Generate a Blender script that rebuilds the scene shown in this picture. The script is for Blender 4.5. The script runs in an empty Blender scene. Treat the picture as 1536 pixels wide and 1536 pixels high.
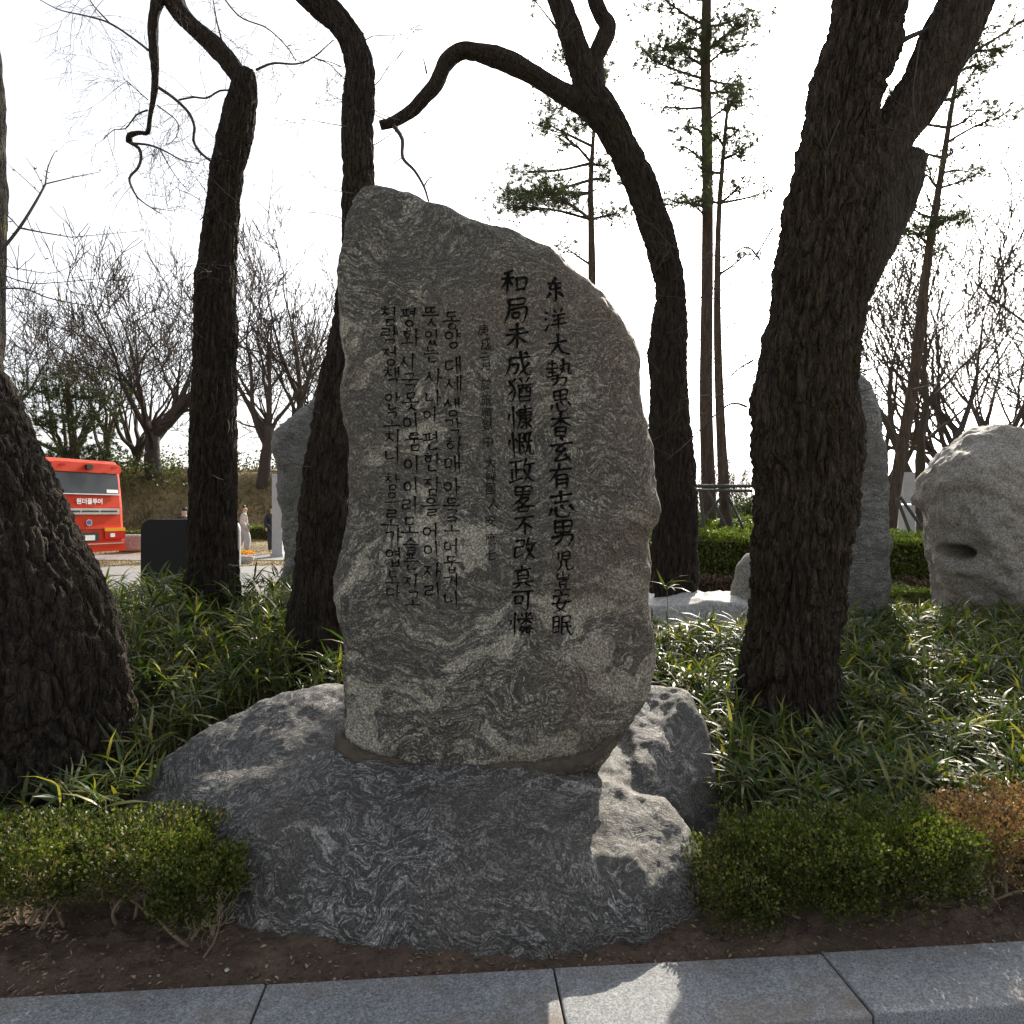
import bpy, bmesh, math, random
import numpy as np
from mathutils import Vector, Matrix, Quaternion
from mathutils.bvhtree import BVHTree

random.seed(7); RNG = np.random.default_rng(11)
scene = bpy.context.scene
C = scene.collection
F = 1024.0; CH = 1.6            # focal length in photo pixels, eye height above the kerb

# ------------------------------------------------------------------ camera
cam_d = bpy.data.cameras.new('camera'); cam = bpy.data.objects.new('camera', cam_d); C.objects.link(cam)
cam.location = (0, 0, CH); cam.rotation_euler = (math.radians(90), 0, 0)
cam_d.sensor_width = 36; cam_d.lens = 24.0; cam_d.clip_start = 0.05; cam_d.clip_end = 3000
scene.camera = cam
# ------------------------------------------------------------------ light
SUN = Vector(((1240-768)/F, 1.0, (768-95)/F)).normalized()
world = bpy.data.worlds.new('World'); scene.world = world; world.use_nodes = True
wn = world.node_tree; wn.nodes.clear()
sky = wn.nodes.new('ShaderNodeTexSky'); sky.sky_type = 'NISHITA'; sky.sun_disc = False
sky.sun_elevation = math.asin(SUN.z); sky.sun_rotation = math.atan2(SUN.x, SUN.y)
sky.air_density = 1.0; sky.dust_density = 4.0; sky.ozone_density = 1.0; sky.altitude = 100
bg = wn.nodes.new('ShaderNodeBackground'); bg.inputs[1].default_value = 0.15
wo = wn.nodes.new('ShaderNodeOutputWorld')
hs = wn.nodes.new('ShaderNodeHueSaturation'); hs.inputs['Saturation'].default_value = .25; wn.links.new(sky.outputs[0], hs.inputs['Color'])   # thin white haze over the whole sky
wn.links.new(hs.outputs[0], bg.inputs[0]); wn.links.new(bg.outputs[0], wo.inputs[0])
sl = bpy.data.lights.new('sun', 'SUN'); sl.energy = 4.6; sl.angle = math.radians(0.53); sl.color = (1.0, 0.91, 0.76)
so = bpy.data.objects.new('sun', sl); C.objects.link(so)
so.rotation_euler = SUN.to_track_quat('Z', 'Y').to_euler(); so.location = SUN*40
vs = scene.view_settings; vs.view_transform = 'Standard'; vs.look = 'None'; vs.exposure = 1.0; vs.gamma = 1.0
vs.use_curve_mapping = False
scene.cycles.use_denoising = True
scene.cycles.max_bounces = 6; scene.cycles.transparent_max_bounces = 6

# ------------------------------------------------------------------ helpers
def P(px, py, Y): return Vector(((px-768)/F*Y, Y, CH-(py-768)/F*Y))
def lerp(a, b, t): return a+(b-a)*t
def sstep(a, b, x):
    t = np.clip((x-a)/(b-a), 0, 1); return t*t*(3-2*t)
def tag(o, label=None, cat=None, group=None, kind=None):
    if label: o['label'] = label
    if cat: o['category'] = cat
    if group: o['group'] = group
    if kind: o['kind'] = kind
    return o
def empty(name, loc, label, cat, group=None, rz=0.0):
    o = bpy.data.objects.new(name, None); C.objects.link(o); o.location = loc; o.rotation_euler = (0, 0, rz)
    o.empty_display_size = 0.2
    return tag(o, label, cat, group)
def link(name, me, mat=None, parent=None, smooth=False, world_coords=True):
    if mat is not None: me.materials.append(mat)
    o = bpy.data.objects.new(name, me); C.objects.link(o)
    if smooth: me.polygons.foreach_set('use_smooth', np.ones(len(me.polygons), dtype=bool))
    if parent is not None:
        o.parent = parent
        if world_coords:      # vertices were given in world coordinates
            L = parent.location; Rm = Matrix.Rotation(-parent.rotation_euler[2], 4, 'Z')
            me.transform(Rm @ Matrix.Translation(-L))
    return o
def recentre(o, loc):
    o.data.transform(Matrix.Translation(-Vector(loc))); o.location = loc; return o

def arr_mesh(name, V, faces):
    """faces: list of (F,k) int arrays"""
    me = bpy.data.meshes.new(name)
    V = np.asarray(V, dtype=np.float32).reshape(-1, 3)
    fl = [np.asarray(f, dtype=np.int32) for f in faces if len(f)]
    loops = np.concatenate([f.ravel() for f in fl])
    tot = np.concatenate([np.full(len(f), f.shape[1], dtype=np.int32) for f in fl])
    st = np.concatenate([[0], np.cumsum(tot)[:-1]]).astype(np.int32)
    me.vertices.add(len(V)); me.vertices.foreach_set('co', V.ravel())
    me.loops.add(len(loops)); me.loops.foreach_set('vertex_index', loops)
    me.polygons.add(len(tot)); me.polygons.foreach_set('loop_start', st); me.polygons.foreach_set('loop_total', tot)
    me.update(calc_edges=True); me.validate()
    return me

# --- numpy noise
def _h(ix, iy, iz, k=0):
    n = (ix*374761393 + iy*668265263 + iz*2147483647 + k*974634533) & 0xffffffff
    n = ((n ^ (n >> 13))*1274126177) & 0xffffffff
    n = ((n ^ (n >> 15))*2246822519) & 0xffffffff
    return ((n ^ (n >> 16)) & 0xffffff)/float(0xffffff)
def vnoise(p, k=0):
    p = np.asarray(p, dtype=np.float64); i = np.floor(p).astype(np.int64); f = p-i; f = f*f*f*(f*(f*6-15)+10)
    r = 0
    for a in (0, 1):
        for b in (0, 1):
            for c in (0, 1):
                w = (f[:, 0] if a else 1-f[:, 0])*(f[:, 1] if b else 1-f[:, 1])*(f[:, 2] if c else 1-f[:, 2])
                r = r + w*_h(i[:, 0]+a, i[:, 1]+b, i[:, 2]+c, k)
    return r*2-1
def fbm(p, o=4, k=0, g=0.5):
    r = 0; a = 1
    for j in range(o): r = r + a*vnoise(p*(2.03**j)+j*17.3, k+j); a *= g
    return r
def worley(p, k=0):
    i = np.floor(p).astype(np.int64); f1 = np.full(len(p), 9.0); f2 = f1.copy()
    for a in (-1, 0, 1):
        for b in (-1, 0, 1):
            for c in (-1, 0, 1):
                q = i+np.array([a, b, c])
                o = np.stack([_h(q[:, 0], q[:, 1], q[:, 2], k+m) for m in (1, 2, 3)], 1)
                d = np.sqrt((((q+o)-p)**2).sum(1))
                f2 = np.where(d < f1, f1, np.minimum(f2, d)); f1 = np.minimum(f1, d)
    return f1, f2

# --- simple mesh collector
class MB:
    def __init__(s): s.v = []; s.q = []; s.t = []; s.p = []
    def box(s, c, d, M=None):
        n = len(s.v)
        for z in (-1, 1):
            for y in (-1, 1):
                for x in (-1, 1):
                    p = Vector((x*d[0]/2, y*d[1]/2, z*d[2]/2))
                    if M is not None: p = M @ p
                    s.v.append(tuple(p+Vector(c)))
        for f in ((0, 2, 3, 1), (4, 5, 7, 6), (0, 1, 5, 4), (2, 6, 7, 3), (0, 4, 6, 2), (1, 3, 7, 5)):
            s.q.append(tuple(n+i for i in f))
        return s
    def tube(s, pts, rad, k=6, cap=True):
        n0 = len(s.v); pts = [Vector(p) for p in pts]; N = len(pts)
        t = (pts[1]-pts[0]).normalized(); u = t.orthogonal().normalized()
        for i in range(N):
            t = (pts[min(i+1, N-1)]-pts[max(i-1, 0)])
            if t.length < 1e-9: t = Vector((0, 0, 1))
            t.normalize(); u = (u-t*u.dot(t))
            if u.length < 1e-6: u = t.orthogonal()
            u.normalize(); w = t.cross(u); r = rad[i] if hasattr(rad, '__len__') else rad
            for j in range(k):
                a = 2*math.pi*j/k; s.v.append(tuple(pts[i]+(u*math.cos(a)+w*math.sin(a))*r))
        for i in range(N-1):
            for j in range(k):
                a = n0+i*k+j; b = n0+i*k+(j+1) % k; s.q.append((a, b, b+k, a+k))
        if cap and k >= 3:
            s.p.append(tuple(n0+j for j in range(k))[::-1]); s.p.append(tuple(n0+(N-1)*k+j for j in range(k)))
        return s
    def build(s, name, mat, parent=None, smooth=False, bevel=0, seg=2, wc=True):
        me = bpy.data.meshes.new(name); me.from_pydata(s.v, [], s.q+s.t+s.p); me.update()
        if bevel:
            bm = bmesh.new(); bm.from_mesh(me)
            bmesh.ops.bevel(bm, geom=[e for e in bm.edges if e.calc_face_angle(0) > 0.5], offset=bevel, segments=seg, affect='EDGES', profile=0.5)
            bm.to_mesh(me); bm.free()
        return link(name, me, mat, parent, smooth, wc)

def catmull(pts, rad, step):
    p = np.array([tuple(a) for a in pts], float); r = np.array(rad, float)
    p = np.vstack([2*p[0]-p[1], p, 2*p[-1]-p[-2]]); r = np.concatenate([[r[0]], r, [r[-1]]])
    op = []; orr = []
    for i in range(1, len(p)-2):
        n = max(2, int(np.linalg.norm(p[i+1]-p[i])/step))
        t = (np.arange(n)/n)[:, None]
        a, b, c, d = p[i-1], p[i], p[i+1], p[i+2]
        op.append(0.5*(2*b+(c-a)*t+(2*a-5*b+4*c-d)*t*t+(3*b-a-3*c+d)*t**3))
        a, b, c, d = r[i-1], r[i], r[i+1], r[i+2]; t = t[:, 0]
        orr.append(0.5*(2*b+(c-a)*t+(2*a-5*b+4*c-d)*t*t+(3*b-a-3*c+d)*t**3))
    op.append(p[-2][None]); orr.append(r[-2:-1])
    return np.vstack(op), np.concatenate(orr)

def sweep_bark(name, pts, rad, mat, parent, sides=96, step=0.03, cell=0.045, depth=0.014, lump=0.04, seed=0, stretch=0.15):
    c, r = catmull(pts, rad, step); N = len(c)
    u = None; ring = []
    seg = np.concatenate([[0], np.cumsum(np.linalg.norm(np.diff(c, axis=0), axis=1))])
    Us = []; Ws = []
    for i in range(N):
        t = Vector(c[min(i+1, N-1)]-c[max(i-1, 0)]).normalized()
        u = Vector((1, 0, 0)) if u is None else u
        u = (u-t*u.dot(t)).normalized(); w = t.cross(u); Us.append(tuple(u)); Ws.append(tuple(w))
    Us = np.array(Us); Ws = np.array(Ws)
    th = 2*np.pi*np.arange(sides)/sides
    D = Us[:, None]*np.cos(th)[None, :, None]+Ws[:, None]*np.sin(th)[None, :, None]
    R0 = float(np.mean(r))
    A = np.stack([np.broadcast_to(np.cos(th)*R0, (N, sides)), np.broadcast_to(np.sin(th)*R0, (N, sides)),
                  np.broadcast_to(seg[:, None], (N, sides))], -1).reshape(-1, 3)
    q = A.copy()
    wv = np.stack([vnoise(A*7+3, seed), vnoise(A*7+9, seed+5), vnoise(A*5+5, seed+8)], 1)
    q = q + wv*np.array([0.3, 0.3, 0.9])*cell
    q = q*np.array([1, 1, stretch])/cell + seed*3.7
    f1, f2 = worley(q, seed)
    h = sstep(0.0, 0.20, f2-f1)
    rdg = 1-np.abs(fbm(A*np.array([1, 1, .13])*np.array([30, 30, 30])*(.04/cell)+wv*.5, 3, seed+30))*1.5
    disp = (h*.62+rdg*.5-0.8)*depth + fbm(A*np.array([40, 40, 14]), 3, seed+2)*depth*0.28
    disp += fbm(A*np.array([1.6, 1.6, 1.1])*1.6+seed, 3, seed+20)*lump
    rr = r[:, None]+disp.reshape(N, sides)*np.minimum(1, r/R0)[:, None]
    V = c[:, None]+D*rr[..., None]
    V = V.reshape(-1, 3)
    i = np.arange(N-1)[:, None]*sides; j = np.arange(sides)[None]; j2 = (j+1) % sides
    Q = np.stack([i+j, i+j2, i+sides+j2, i+sides+j], -1).reshape(-1, 4)
    V = np.vstack([V, c[-1][None]]); k = len(V)-1; b = (N-1)*sides
    T = np.stack([b+np.arange(sides), b+(np.arange(sides)+1) % sides, np.full(sides, k)], 1)
    return link(name, arr_mesh(name, V, [Q, T]), mat, parent, True)

LT = {  # leaf templates: (u along, v across, w lift), faces
 'lance': ([(0, 0, 0), (.3, .5, .02), (.3, -.5, .02), (.65, .38, -.04), (.65, -.38, -.04), (1, 0, -.22)], [(0, 2, 1), (3, 4, 5)], [(1, 2, 4, 3)]),
 'leaf': ([(0, 0, 0), (.5, .5, .06), (1, 0, -.05), (.5, -.5, .06)], [(0, 2, 1), (0, 3, 2)], []),
 'needle': ([(0, .5, 0), (0, -.5, 0), (1, 0, 0)], [(0, 1, 2)], []),
}
def leaf_field(name, pos, dirs, nrm, L, W, mat, parent=None, tmpl='leaf'):
    tv, tt, tq = LT[tmpl]; tv = np.array(tv); n = len(pos); K = len(tv)
    d = dirs/np.maximum(1e-9, np.linalg.norm(dirs, axis=1))[:, None]
    s = np.cross(nrm, d); s /= np.maximum(1e-9, np.linalg.norm(s, axis=1))[:, None]
    m = np.cross(d, s)
    L = np.broadcast_to(L, n)[:, None, None]; W = np.broadcast_to(W, n)[:, None, None]
    V = pos[:, None]+tv[None, :, 0:1]*L*d[:, None]+tv[None, :, 1:2]*W*s[:, None]+tv[None, :, 2:3]*L*m[:, None]
    off = (np.arange(n)*K)[:, None, None]
    faces = []
    if tt: faces.append((np.array(tt)[None]+off).reshape(-1, 3))
    if tq: faces.append((np.array(tq)[None]+off).reshape(-1, 4))
    return link(name, arr_mesh(name, V.reshape(-1, 3), faces), mat, parent)
def rand_dirs(n, up=0.0):
    d = RNG.normal(size=(n, 3)); d /= np.linalg.norm(d, axis=1)[:, None]; d[:, 2] += up
    return d/np.linalg.norm(d, axis=1)[:, None]

# ------------------------------------------------------------------ materials
class NT:
    def __init__(s, name):
        s.m = bpy.data.materials.new(name); s.m.use_nodes = True; s.t = s.m.node_tree; s.t.nodes.clear()
        s.out = s.n('ShaderNodeOutputMaterial'); s.b = s.n('ShaderNodeBsdfPrincipled'); s.l(s.b.outputs[0], s.out.inputs[0])
        s.tc = s.n('ShaderNodeTexCoord')
    def n(s, t, **kw):
        x = s.t.nodes.new(t)
        for k, v in kw.items():
            if hasattr(x, k): setattr(x, k, v)
            else: x.inputs[k.replace('_', ' ')].default_value = v
        return x
    def l(s, a, b): s.t.links.new(a, b)
    def noise(s, vec, scale, detail=4, rough=0.55, dist=0.0):
        x = s.n('ShaderNodeTexNoise', Scale=scale, Detail=detail, Roughness=rough, Distortion=dist); s.l(vec, x.inputs['Vector']); return x
    def ramp(s, fac, stops, interp='LINEAR'):
        x = s.n('ShaderNodeValToRGB'); x.color_ramp.interpolation = interp
        e = x.color_ramp.elements
        while len(e) < len(stops): e.new(0.5)
        for i, (p, c) in enumerate(stops):
            e[i].position = p; e[i].color = (c if hasattr(c, '__len__') else (c, c, c))+(1,) if hasattr(c, '__len__') else (c, c, c, 1)
        s.l(fac, x.inputs[0]); return x.outputs[0]
    def mix(s, fac, a, b, mode='MIX'):
        x = s.n('ShaderNodeMix', data_type='RGBA', blend_type=mode)
        for sock, v in ((0, fac), (6, a), (7, b)):
            if hasattr(v, 'is_linked'): s.l(v, x.inputs[sock])
            else: x.inputs[sock].default_value = (v if sock == 0 else tuple(v)+(1,))
        return x.outputs[2]
    def math(s, op, a, b=0.0):
        x = s.n('ShaderNodeMath', operation=op)
        for i, v in enumerate((a, b)):
            if hasattr(v, 'is_linked'): s.l(v, x.inputs[i])
            else: x.inputs[i].default_value = v
        return x.outputs[0]
    def vadd(s, vec, col, amt):
        a = s.n('ShaderNodeVectorMath', operation='SUBTRACT'); s.l(col, a.inputs[0]); a.inputs[1].default_value = (.5, .5, .5)
        b = s.n('ShaderNodeVectorMath', operation='SCALE'); s.l(a.outputs[0], b.inputs[0]); b.inputs['Scale'].default_value = amt
        c = s.n('ShaderNodeVectorMath', operation='ADD'); s.l(vec, c.inputs[0]); s.l(b.outputs[0], c.inputs[1]); return c.outputs[0]
    def mapping(s, vec, rot=(0, 0, 0), sc=(1, 1, 1)):
        x = s.n('ShaderNodeMapping'); x.inputs['Rotation'].default_value = rot; x.inputs['Scale'].default_value = sc
        s.l(vec, x.inputs[0]); return x.outputs[0]
    def bump(s, h, strength=0.5, dist=0.01):
        x = s.n('ShaderNodeBump', Strength=strength, Distance=dist); s.l(h, x.inputs['Height']); s.l(x.outputs[0], s.b.inputs['Normal']); return x
    def base(s, c):
        if hasattr(c, 'is_linked'): s.l(c, s.b.inputs['Base Color'])
        else: s.b.inputs['Base Color'].default_value = tuple(c)+(1,)
    def rough(s, r): s.b.inputs['Roughness'].default_value = r

def plain(name, col, rough=0.6, metal=0.0, var=0.12, scale=6, bump=0.15):
    m = NT(name); v = m.tc.outputs['Object']; n = m.noise(v, scale, 6, 0.6)
    c2 = tuple(min(1, c*(1-var)) for c in col); c3 = tuple(min(1, c*(1+var)) for c in col)
    m.base(m.ramp(n.outputs[0], [(.3, c2), (.7, c3)])); m.rough(rough); m.b.inputs['Metallic'].default_value = metal
    if bump: m.bump(m.noise(v, scale*12, 3).outputs[0], bump, 0.003)
    return m.m

def gneiss(name, dark, mid, light, rot=(0, .5, 0), warp=.55, band=3.0, sc=1.0, stain=(.16, .12, .085), patch=.62, stain_amt=.7, soft=0.0, grain=1.0, side=0.0, low=0.0, psc=3.1):
    m = NT(name); v = m.tc.outputs['Object']
    w1 = m.noise(v, 1.5*sc, 3, .55); p = m.vadd(v, w1.outputs['Color'], warp)
    w2 = m.noise(p, 5.5*sc, 3, .55); p = m.vadd(p, w2.outputs['Color'], .16)
    w3 = m.noise(p, 22*sc, 2, .5); p = m.vadd(p, w3.outputs['Color'], .03)
    q = m.mapping(p, rot, (1, 1, 6))
    n = m.noise(q, band*sc, 5, .58)
    fz = m.noise(m.mapping(p, rot, (1, 1, 3)), 26*sc, 5, .7)
    st = m.math('PINGPONG', m.math('ADD', m.math('MULTIPLY', n.outputs[0], 11.0), m.math('MULTIPLY', fz.outputs[0], 1.5)), 1.0)
    col = m.ramp(st, [(.05, dark), (.35, tuple(x*.55 for x in mid)), (.62, mid), (.85, tuple((x+y)/2 for x, y in zip(mid, light))), (.97, light)])
    zn = m.noise(p, 2.0*sc, 4, .6); col = m.mix(m.ramp(zn.outputs[0], [(.42, 0.0), (.62, .62)]), col, tuple(x*.42+y*.4 for x, y in zip(mid, dark)))
    # pale feldspar lenses
    pn = m.noise(m.mapping(p, rot, (1, 1, 2.2)), psc*sc, 5, .6); sz_ = m.n('ShaderNodeSeparateXYZ'); m.l(v, sz_.inputs[0])
    pm = m.ramp(m.math('ADD', pn.outputs[0], m.math('MULTIPLY', m.math('SUBTRACT', 1.0, sz_.outputs[2]), low)), [(patch-.02, 0.0), (patch+.03, 1.0)])
    col = m.mix(m.math('MULTIPLY', pm, m.ramp(fz.outputs[0], [(.3, .45), (.6, .95)])), col, light)
    # brown weathering
    sn = m.noise(v, 1.1, 5, .6); sx_ = m.n('ShaderNodeSeparateXYZ'); m.l(v, sx_.inputs[0])
    sm = m.ramp(m.math('ADD', sn.outputs[0], m.math('MULTIPLY', sx_.outputs[0], side)), [(.48, 0.0), (.66, 1.0)])
    col = m.mix(m.math('MULTIPLY', sm, stain_amt*.6), col, stain)
    if soft: col = m.mix(soft, col, tuple(x*.75 for x in mid))
    # crystals
    f = m.noise(v, 105, 5, .85); fr = m.ramp(f.outputs[0], [(.36, .2), (.5, .9), (.62, 1.1+grain)])
    col = m.mix(1.0, col, fr, 'MULTIPLY')
    m.base(col); m.rough(.72)
    h = m.math('ADD', m.math('MULTIPLY', st, .5), m.math('MULTIPLY', f.outputs[0], .45))
    m.bump(h, .6, .008)
    return m.m

def granite(name, a, b, c, scale=1.0, stain=None, rough=.75):
    m = NT(name); v = m.tc.outputs['Object']
    f = m.noise(v, 150*scale, 4, .75); g = m.noise(v, 3.0, 5, .6); g2 = m.noise(v, 18, 4, .6)
    col = m.ramp(f.outputs[0], [(.36, a), (.5, b), (.64, c)])
    col = m.mix(.5, col, m.ramp(g.outputs[0], [(.3, .62), (.7, 1.15)]), 'MULTIPLY')
    col = m.mix(.45, col, m.ramp(g2.outputs[0], [(.3, .6), (.7, 1.15)]), 'MULTIPLY')
    if stain:
        s = m.noise(m.mapping(v, (0, 0, 0), (1, 1.6, 1)), 2.6, 7, .68); col = m.mix(m.ramp(s.outputs[0], [(.50, 0.0), (.70, .8)]), col, stain)
    m.base(col); m.rough(rough); m.bump(f.outputs[0], .4, .004)
    return m.m

def bark(name, dark, light, moss=(.09, .085, .02), moss_amt=.35, scale=1.0):
    m = NT(name); v = m.tc.outputs['Object']; q = m.mapping(v, (0, 0, 0), (1, 1, .22))
    n = m.noise(q, 34*scale, 8, .7, .6); g = m.noise(v, 2.2, 4, .6); f = m.noise(v, 120, 3, .6)
    col = m.ramp(n.outputs[0], [(.3, dark), (.62, light), (.8, tuple(x*1.5 for x in light))])
    col = m.mix(m.ramp(g.outputs[0], [(.54, 0.0), (.72, moss_amt)]), col, moss)
    m.base(col); m.rough(.92); m.b.inputs['Specular IOR Level'].default_value = .2
    wv = m.noise(v, 9, 3, .6); pv_ = m.mapping(m.vadd(v, wv.outputs['Color'], .06), (0, 0, 0), (1, 1, .17))
    vo = m.n('ShaderNodeTexVoronoi', feature='DISTANCE_TO_EDGE', Scale=38*scale); m.l(pv_, vo.inputs['Vector'])
    cr = m.ramp(vo.outputs['Distance'], [(.0, 0.0), (.12, .75), (.3, 1.0)])
    h = m.math('ADD', m.math('MULTIPLY', cr, .9), m.math('ADD', m.math('MULTIPLY', n.outputs[0], .8), m.math('MULTIPLY', f.outputs[0], .25))); m.bump(h, 1.0, .02)
    return m.m

def leafmat(name, cols, trans=.35, rough=.45, tcol=None, spec=.4):
    m = NT(name); g = m.n('ShaderNodeNewGeometry')
    col = m.ramp(g.outputs['Random Per Island'], [(i/(len(cols)-1), c) for i, c in enumerate(cols)])
    n = m.noise(m.tc.outputs['Object'], 3.0, 3); col = m.mix(.6, col, m.ramp(n.outputs[0], [(.3, .65), (.7, 1.25)]), 'MULTIPLY')
    m.base(col); m.rough(rough); m.b.inputs['Specular IOR Level'].default_value = spec
    if trans:
        t = m.n('ShaderNodeBsdfTranslucent'); tc = m.mix(1.0, col, tcol or (1.6, 1.9, .7), 'MULTIPLY'); m.l(tc, t.inputs[0])
        x = m.n('ShaderNodeMixShader'); x.inputs[0].default_value = trans
        m.l(m.b.outputs[0], x.inputs[1]); m.l(t.outputs[0], x.inputs[2]); m.l(x.outputs[0], m.out.inputs[0])
    return m.m

M = {}
M['stele'] = gneiss('stele gneiss', (.026, .024, .02), (.088, .082, .069), (.31, .29, .23), rot=(0, .75, .2), warp=.7, band=5.0, sc=1.2, patch=.568, soft=.22, stain=(.105, .074, .047), stain_amt=1.0, grain=1.6, side=.12, low=.05, psc=2.2)
M['base'] = gneiss('base gneiss', (.022, .021, .020), (.085, .082, .078), (.34, .333, .32), rot=(.3, -.9, .3), warp=.5, band=5.5, sc=1.25, patch=.655, stain_amt=.35, soft=.28)
M['slab'] = gneiss('banded slab stone', (.06, .06, .057), (.135, .133, .125), (.26, .255, .24), rot=(0, .7, 0), warp=.2, band=4, patch=.8, stain_amt=.2, soft=.35)
M['boulder'] = granite('pale boulder granite', (.10, .09, .078), (.225, .208, .182), (.38, .355, .315), .35)
M['lowrock'] = granite('low pale rock', (.2, .2, .19), (.36, .35, .34), (.5, .5, .48), .3)
M['kerb'] = granite('kerb granite', (.085, .092, .10), (.20, .212, .225), (.36, .375, .39), .9, stain=(.13, .095, .065))
m = NT('black carving paint'); v = m.tc.outputs['Object']; n1 = m.noise(v, 55, 5, .7); m.base(m.ramp(n1.outputs[0], [(.52, (.004, .004, .004)), (.68, (.03, .028, .024))])); m.rough(.95); m.b.inputs['Specular IOR Level'].default_value = .05; M['paint'] = m.m
M['mortar'] = plain('brown mortar', (.065, .052, .038), .95, var=.3, scale=14, bump=.5)
M['bark'] = bark('oak bark', (.008, .0065, .005), (.05, .039, .031), moss_amt=.15)
M['barkmoss'] = bark('mossy oak bark', (.014, .012, .009), (.062, .052, .042), moss=(.16, .13, .03), moss_amt=.6)
M['bark5'] = bark('rough brown bark', (.009, .007, .005), (.07, .053, .04), moss_amt=.22)
M['pinebark'] = bark('red pine bark', (.035, .027, .021), (.11, .08, .06), moss_amt=.1, scale=.5)
M['twig'] = plain('twig bark', (.06, .048, .04), .9, bump=0)
M['fartwig'] = plain('far bark', (.05, .039, .032), .9, bump=0)
M['stem'] = plain('pale shrub stem', (.20, .15, .10), .85, var=.3, scale=20, bump=.2)
M['needle'] = leafmat('pine needles', [(.03, .045, .015), (.05, .07, .025), (.075, .09, .035)], .2, .5)
M['box'] = leafmat('boxwood leaves', [(.022, .036, .007), (.042, .06, .011), (.075, .088, .016), (.18, .165, .06)], .35, .45, spec=.3)
M['boxold'] = leafmat('tan boxwood leaves', [(.09, .058, .028), (.18, .115, .06), (.25, .165, .085), (.09, .10, .02)], .3, .5, (1.5, 1.2, .7))
M['bamboo'] = leafmat('dwarf bamboo leaves', [(.018, .036, .008), (.03, .056, .013), (.05, .076, .018), (.09, .11, .026), (.24, .22, .09)], .36, .42, (1.9, 1.9, .5), spec=.35)
M['culm'] = plain('bamboo culm', (.16, .15, .07), .6, bump=0)
M['hedge'] = leafmat('clipped hedge leaves', [(.06, .085, .015), (.10, .13, .025), (.16, .18, .03)], .35, .5)
M['dryhedge'] = leafmat('dry brown brush', [(.06, .04, .025), (.12, .08, .05), (.17, .12, .07)], .2, .7, (1.3, 1.1, .8))
M['drygrass'] = leafmat('dry grass', [(.11, .085, .045), (.2, .155, .08), (.16, .13, .05), (.09, .095, .035)], .25, .7, (1.3, 1.1, .8))
M['bankgreen'] = leafmat('bank shrub leaves', [(.04, .055, .018), (.07, .085, .03), (.10, .10, .04)], .25, .6)
M['grey'] = plain('grey metal', (.23, .24, .25), .5, bump=.05)
M['pale'] = plain('pale stone panel', (.36, .36, .37), .6, bump=.1)
M['black'] = plain('dark sign back', (.006, .006, .007), .85, bump=.03)
M['block'] = granite('granite block', (.25, .25, .25), (.4, .4, .4), (.55, .55, .55), .2)
M['bamboopole'] = plain('support timber', (.06, .06, .055), .8, bump=.1)

# soil
m = NT('garden soil'); v = m.tc.outputs['Object']
n1 = m.noise(v, 5, 8, .65); n2 = m.noise(v, 60, 5, .7)
c = m.ramp(n1.outputs[0], [(.3, (.055, .036, .025)), (.6, (.115, .078, .053)), (.75, (.15, .105, .07))])
c = m.mix(.6, c, m.ramp(n2.outputs[0], [(.3, .45), (.7, 1.35)]), 'MULTIPLY'); m.base(c); m.rough(.95)
m.bump(n2.outputs[0], .9, .02); M['soil'] = m.m
# far ground: dry lawn
m = NT('dry lawn ground'); v = m.tc.outputs['Object']; n1 = m.noise(v, .35, 8, .65); n2 = m.noise(v, 9, 5, .7)
c = m.ramp(n1.outputs[0], [(.35, (.12, .095, .05)), (.55, (.24, .185, .09)), (.7, (.16, .15, .06))])
c = m.mix(.6, c, m.ramp(n2.outputs[0], [(.3, .55), (.7, 1.3)]), 'MULTIPLY'); m.base(c); m.rough(.95); m.bump(n2.outputs[0], .6, .05); M['lawn'] = m.m
M['plaza'] = granite('plaza paving', (.15, .145, .14), (.2, .195, .19), (.25, .24, .235), .1)
M['paving'] = granite('pavement', (.2, .2, .21), (.28, .28, .29), (.36, .36, .37), .6)

# ================================================================== SETTING
def terrain_z(x, y):
    x = np.asarray(x, float); y = np.asarray(y, float)
    z = -0.22+0.14*sstep(3, 8, y)+0.06*sstep(9, 13, y)
    z = z+0.45*sstep(22, 32, y)
    left = sstep(-3.0, -8.5, x)
    z = z+left*3.3*sstep(31, 38, y)+left*2.0*sstep(38, 80, y)
    z = z-sstep(18, 45, y)*sstep(2, 12, x)*1.2
    return z
def grid_sheet(name, xs, ys, zf, mat, **kw):
    X, Y = np.meshgrid(xs, ys); Z = zf(X, Y); V = np.stack([X, Y, Z], -1).reshape(-1, 3); nx = len(xs)
    i, j = np.meshgrid(np.arange(len(ys)-1), np.arange(nx-1), indexing='ij'); a = (i*nx+j).ravel()
    o = link(name, arr_mesh(name, V, [np.stack([a, a+1, a+nx+1, a+nx], 1)]), mat, smooth=True)
    return tag(o, **kw)
ax = np.concatenate([-np.geomspace(900, 30, 16), np.linspace(-28, 28, 113), np.geomspace(30, 900, 16)])
ay = np.concatenate([-np.geomspace(900, 12, 12), np.linspace(-10, 60, 141), np.geomspace(62, 1200, 18)])
def tz_n(X, Y):
    z = terrain_z(X, Y); n = fbm(np.stack([X, Y, X*0], -1).reshape(-1, 3)*.7, 4, 3).reshape(X.shape)
    return z+n*0.12*sstep(26, 34, Y)*sstep(-3, -8, X)
grid_sheet('ground', ax, ay, tz_n, M['lawn'], kind='structure', label='dry grass ground rising to a brushy bank')

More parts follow.
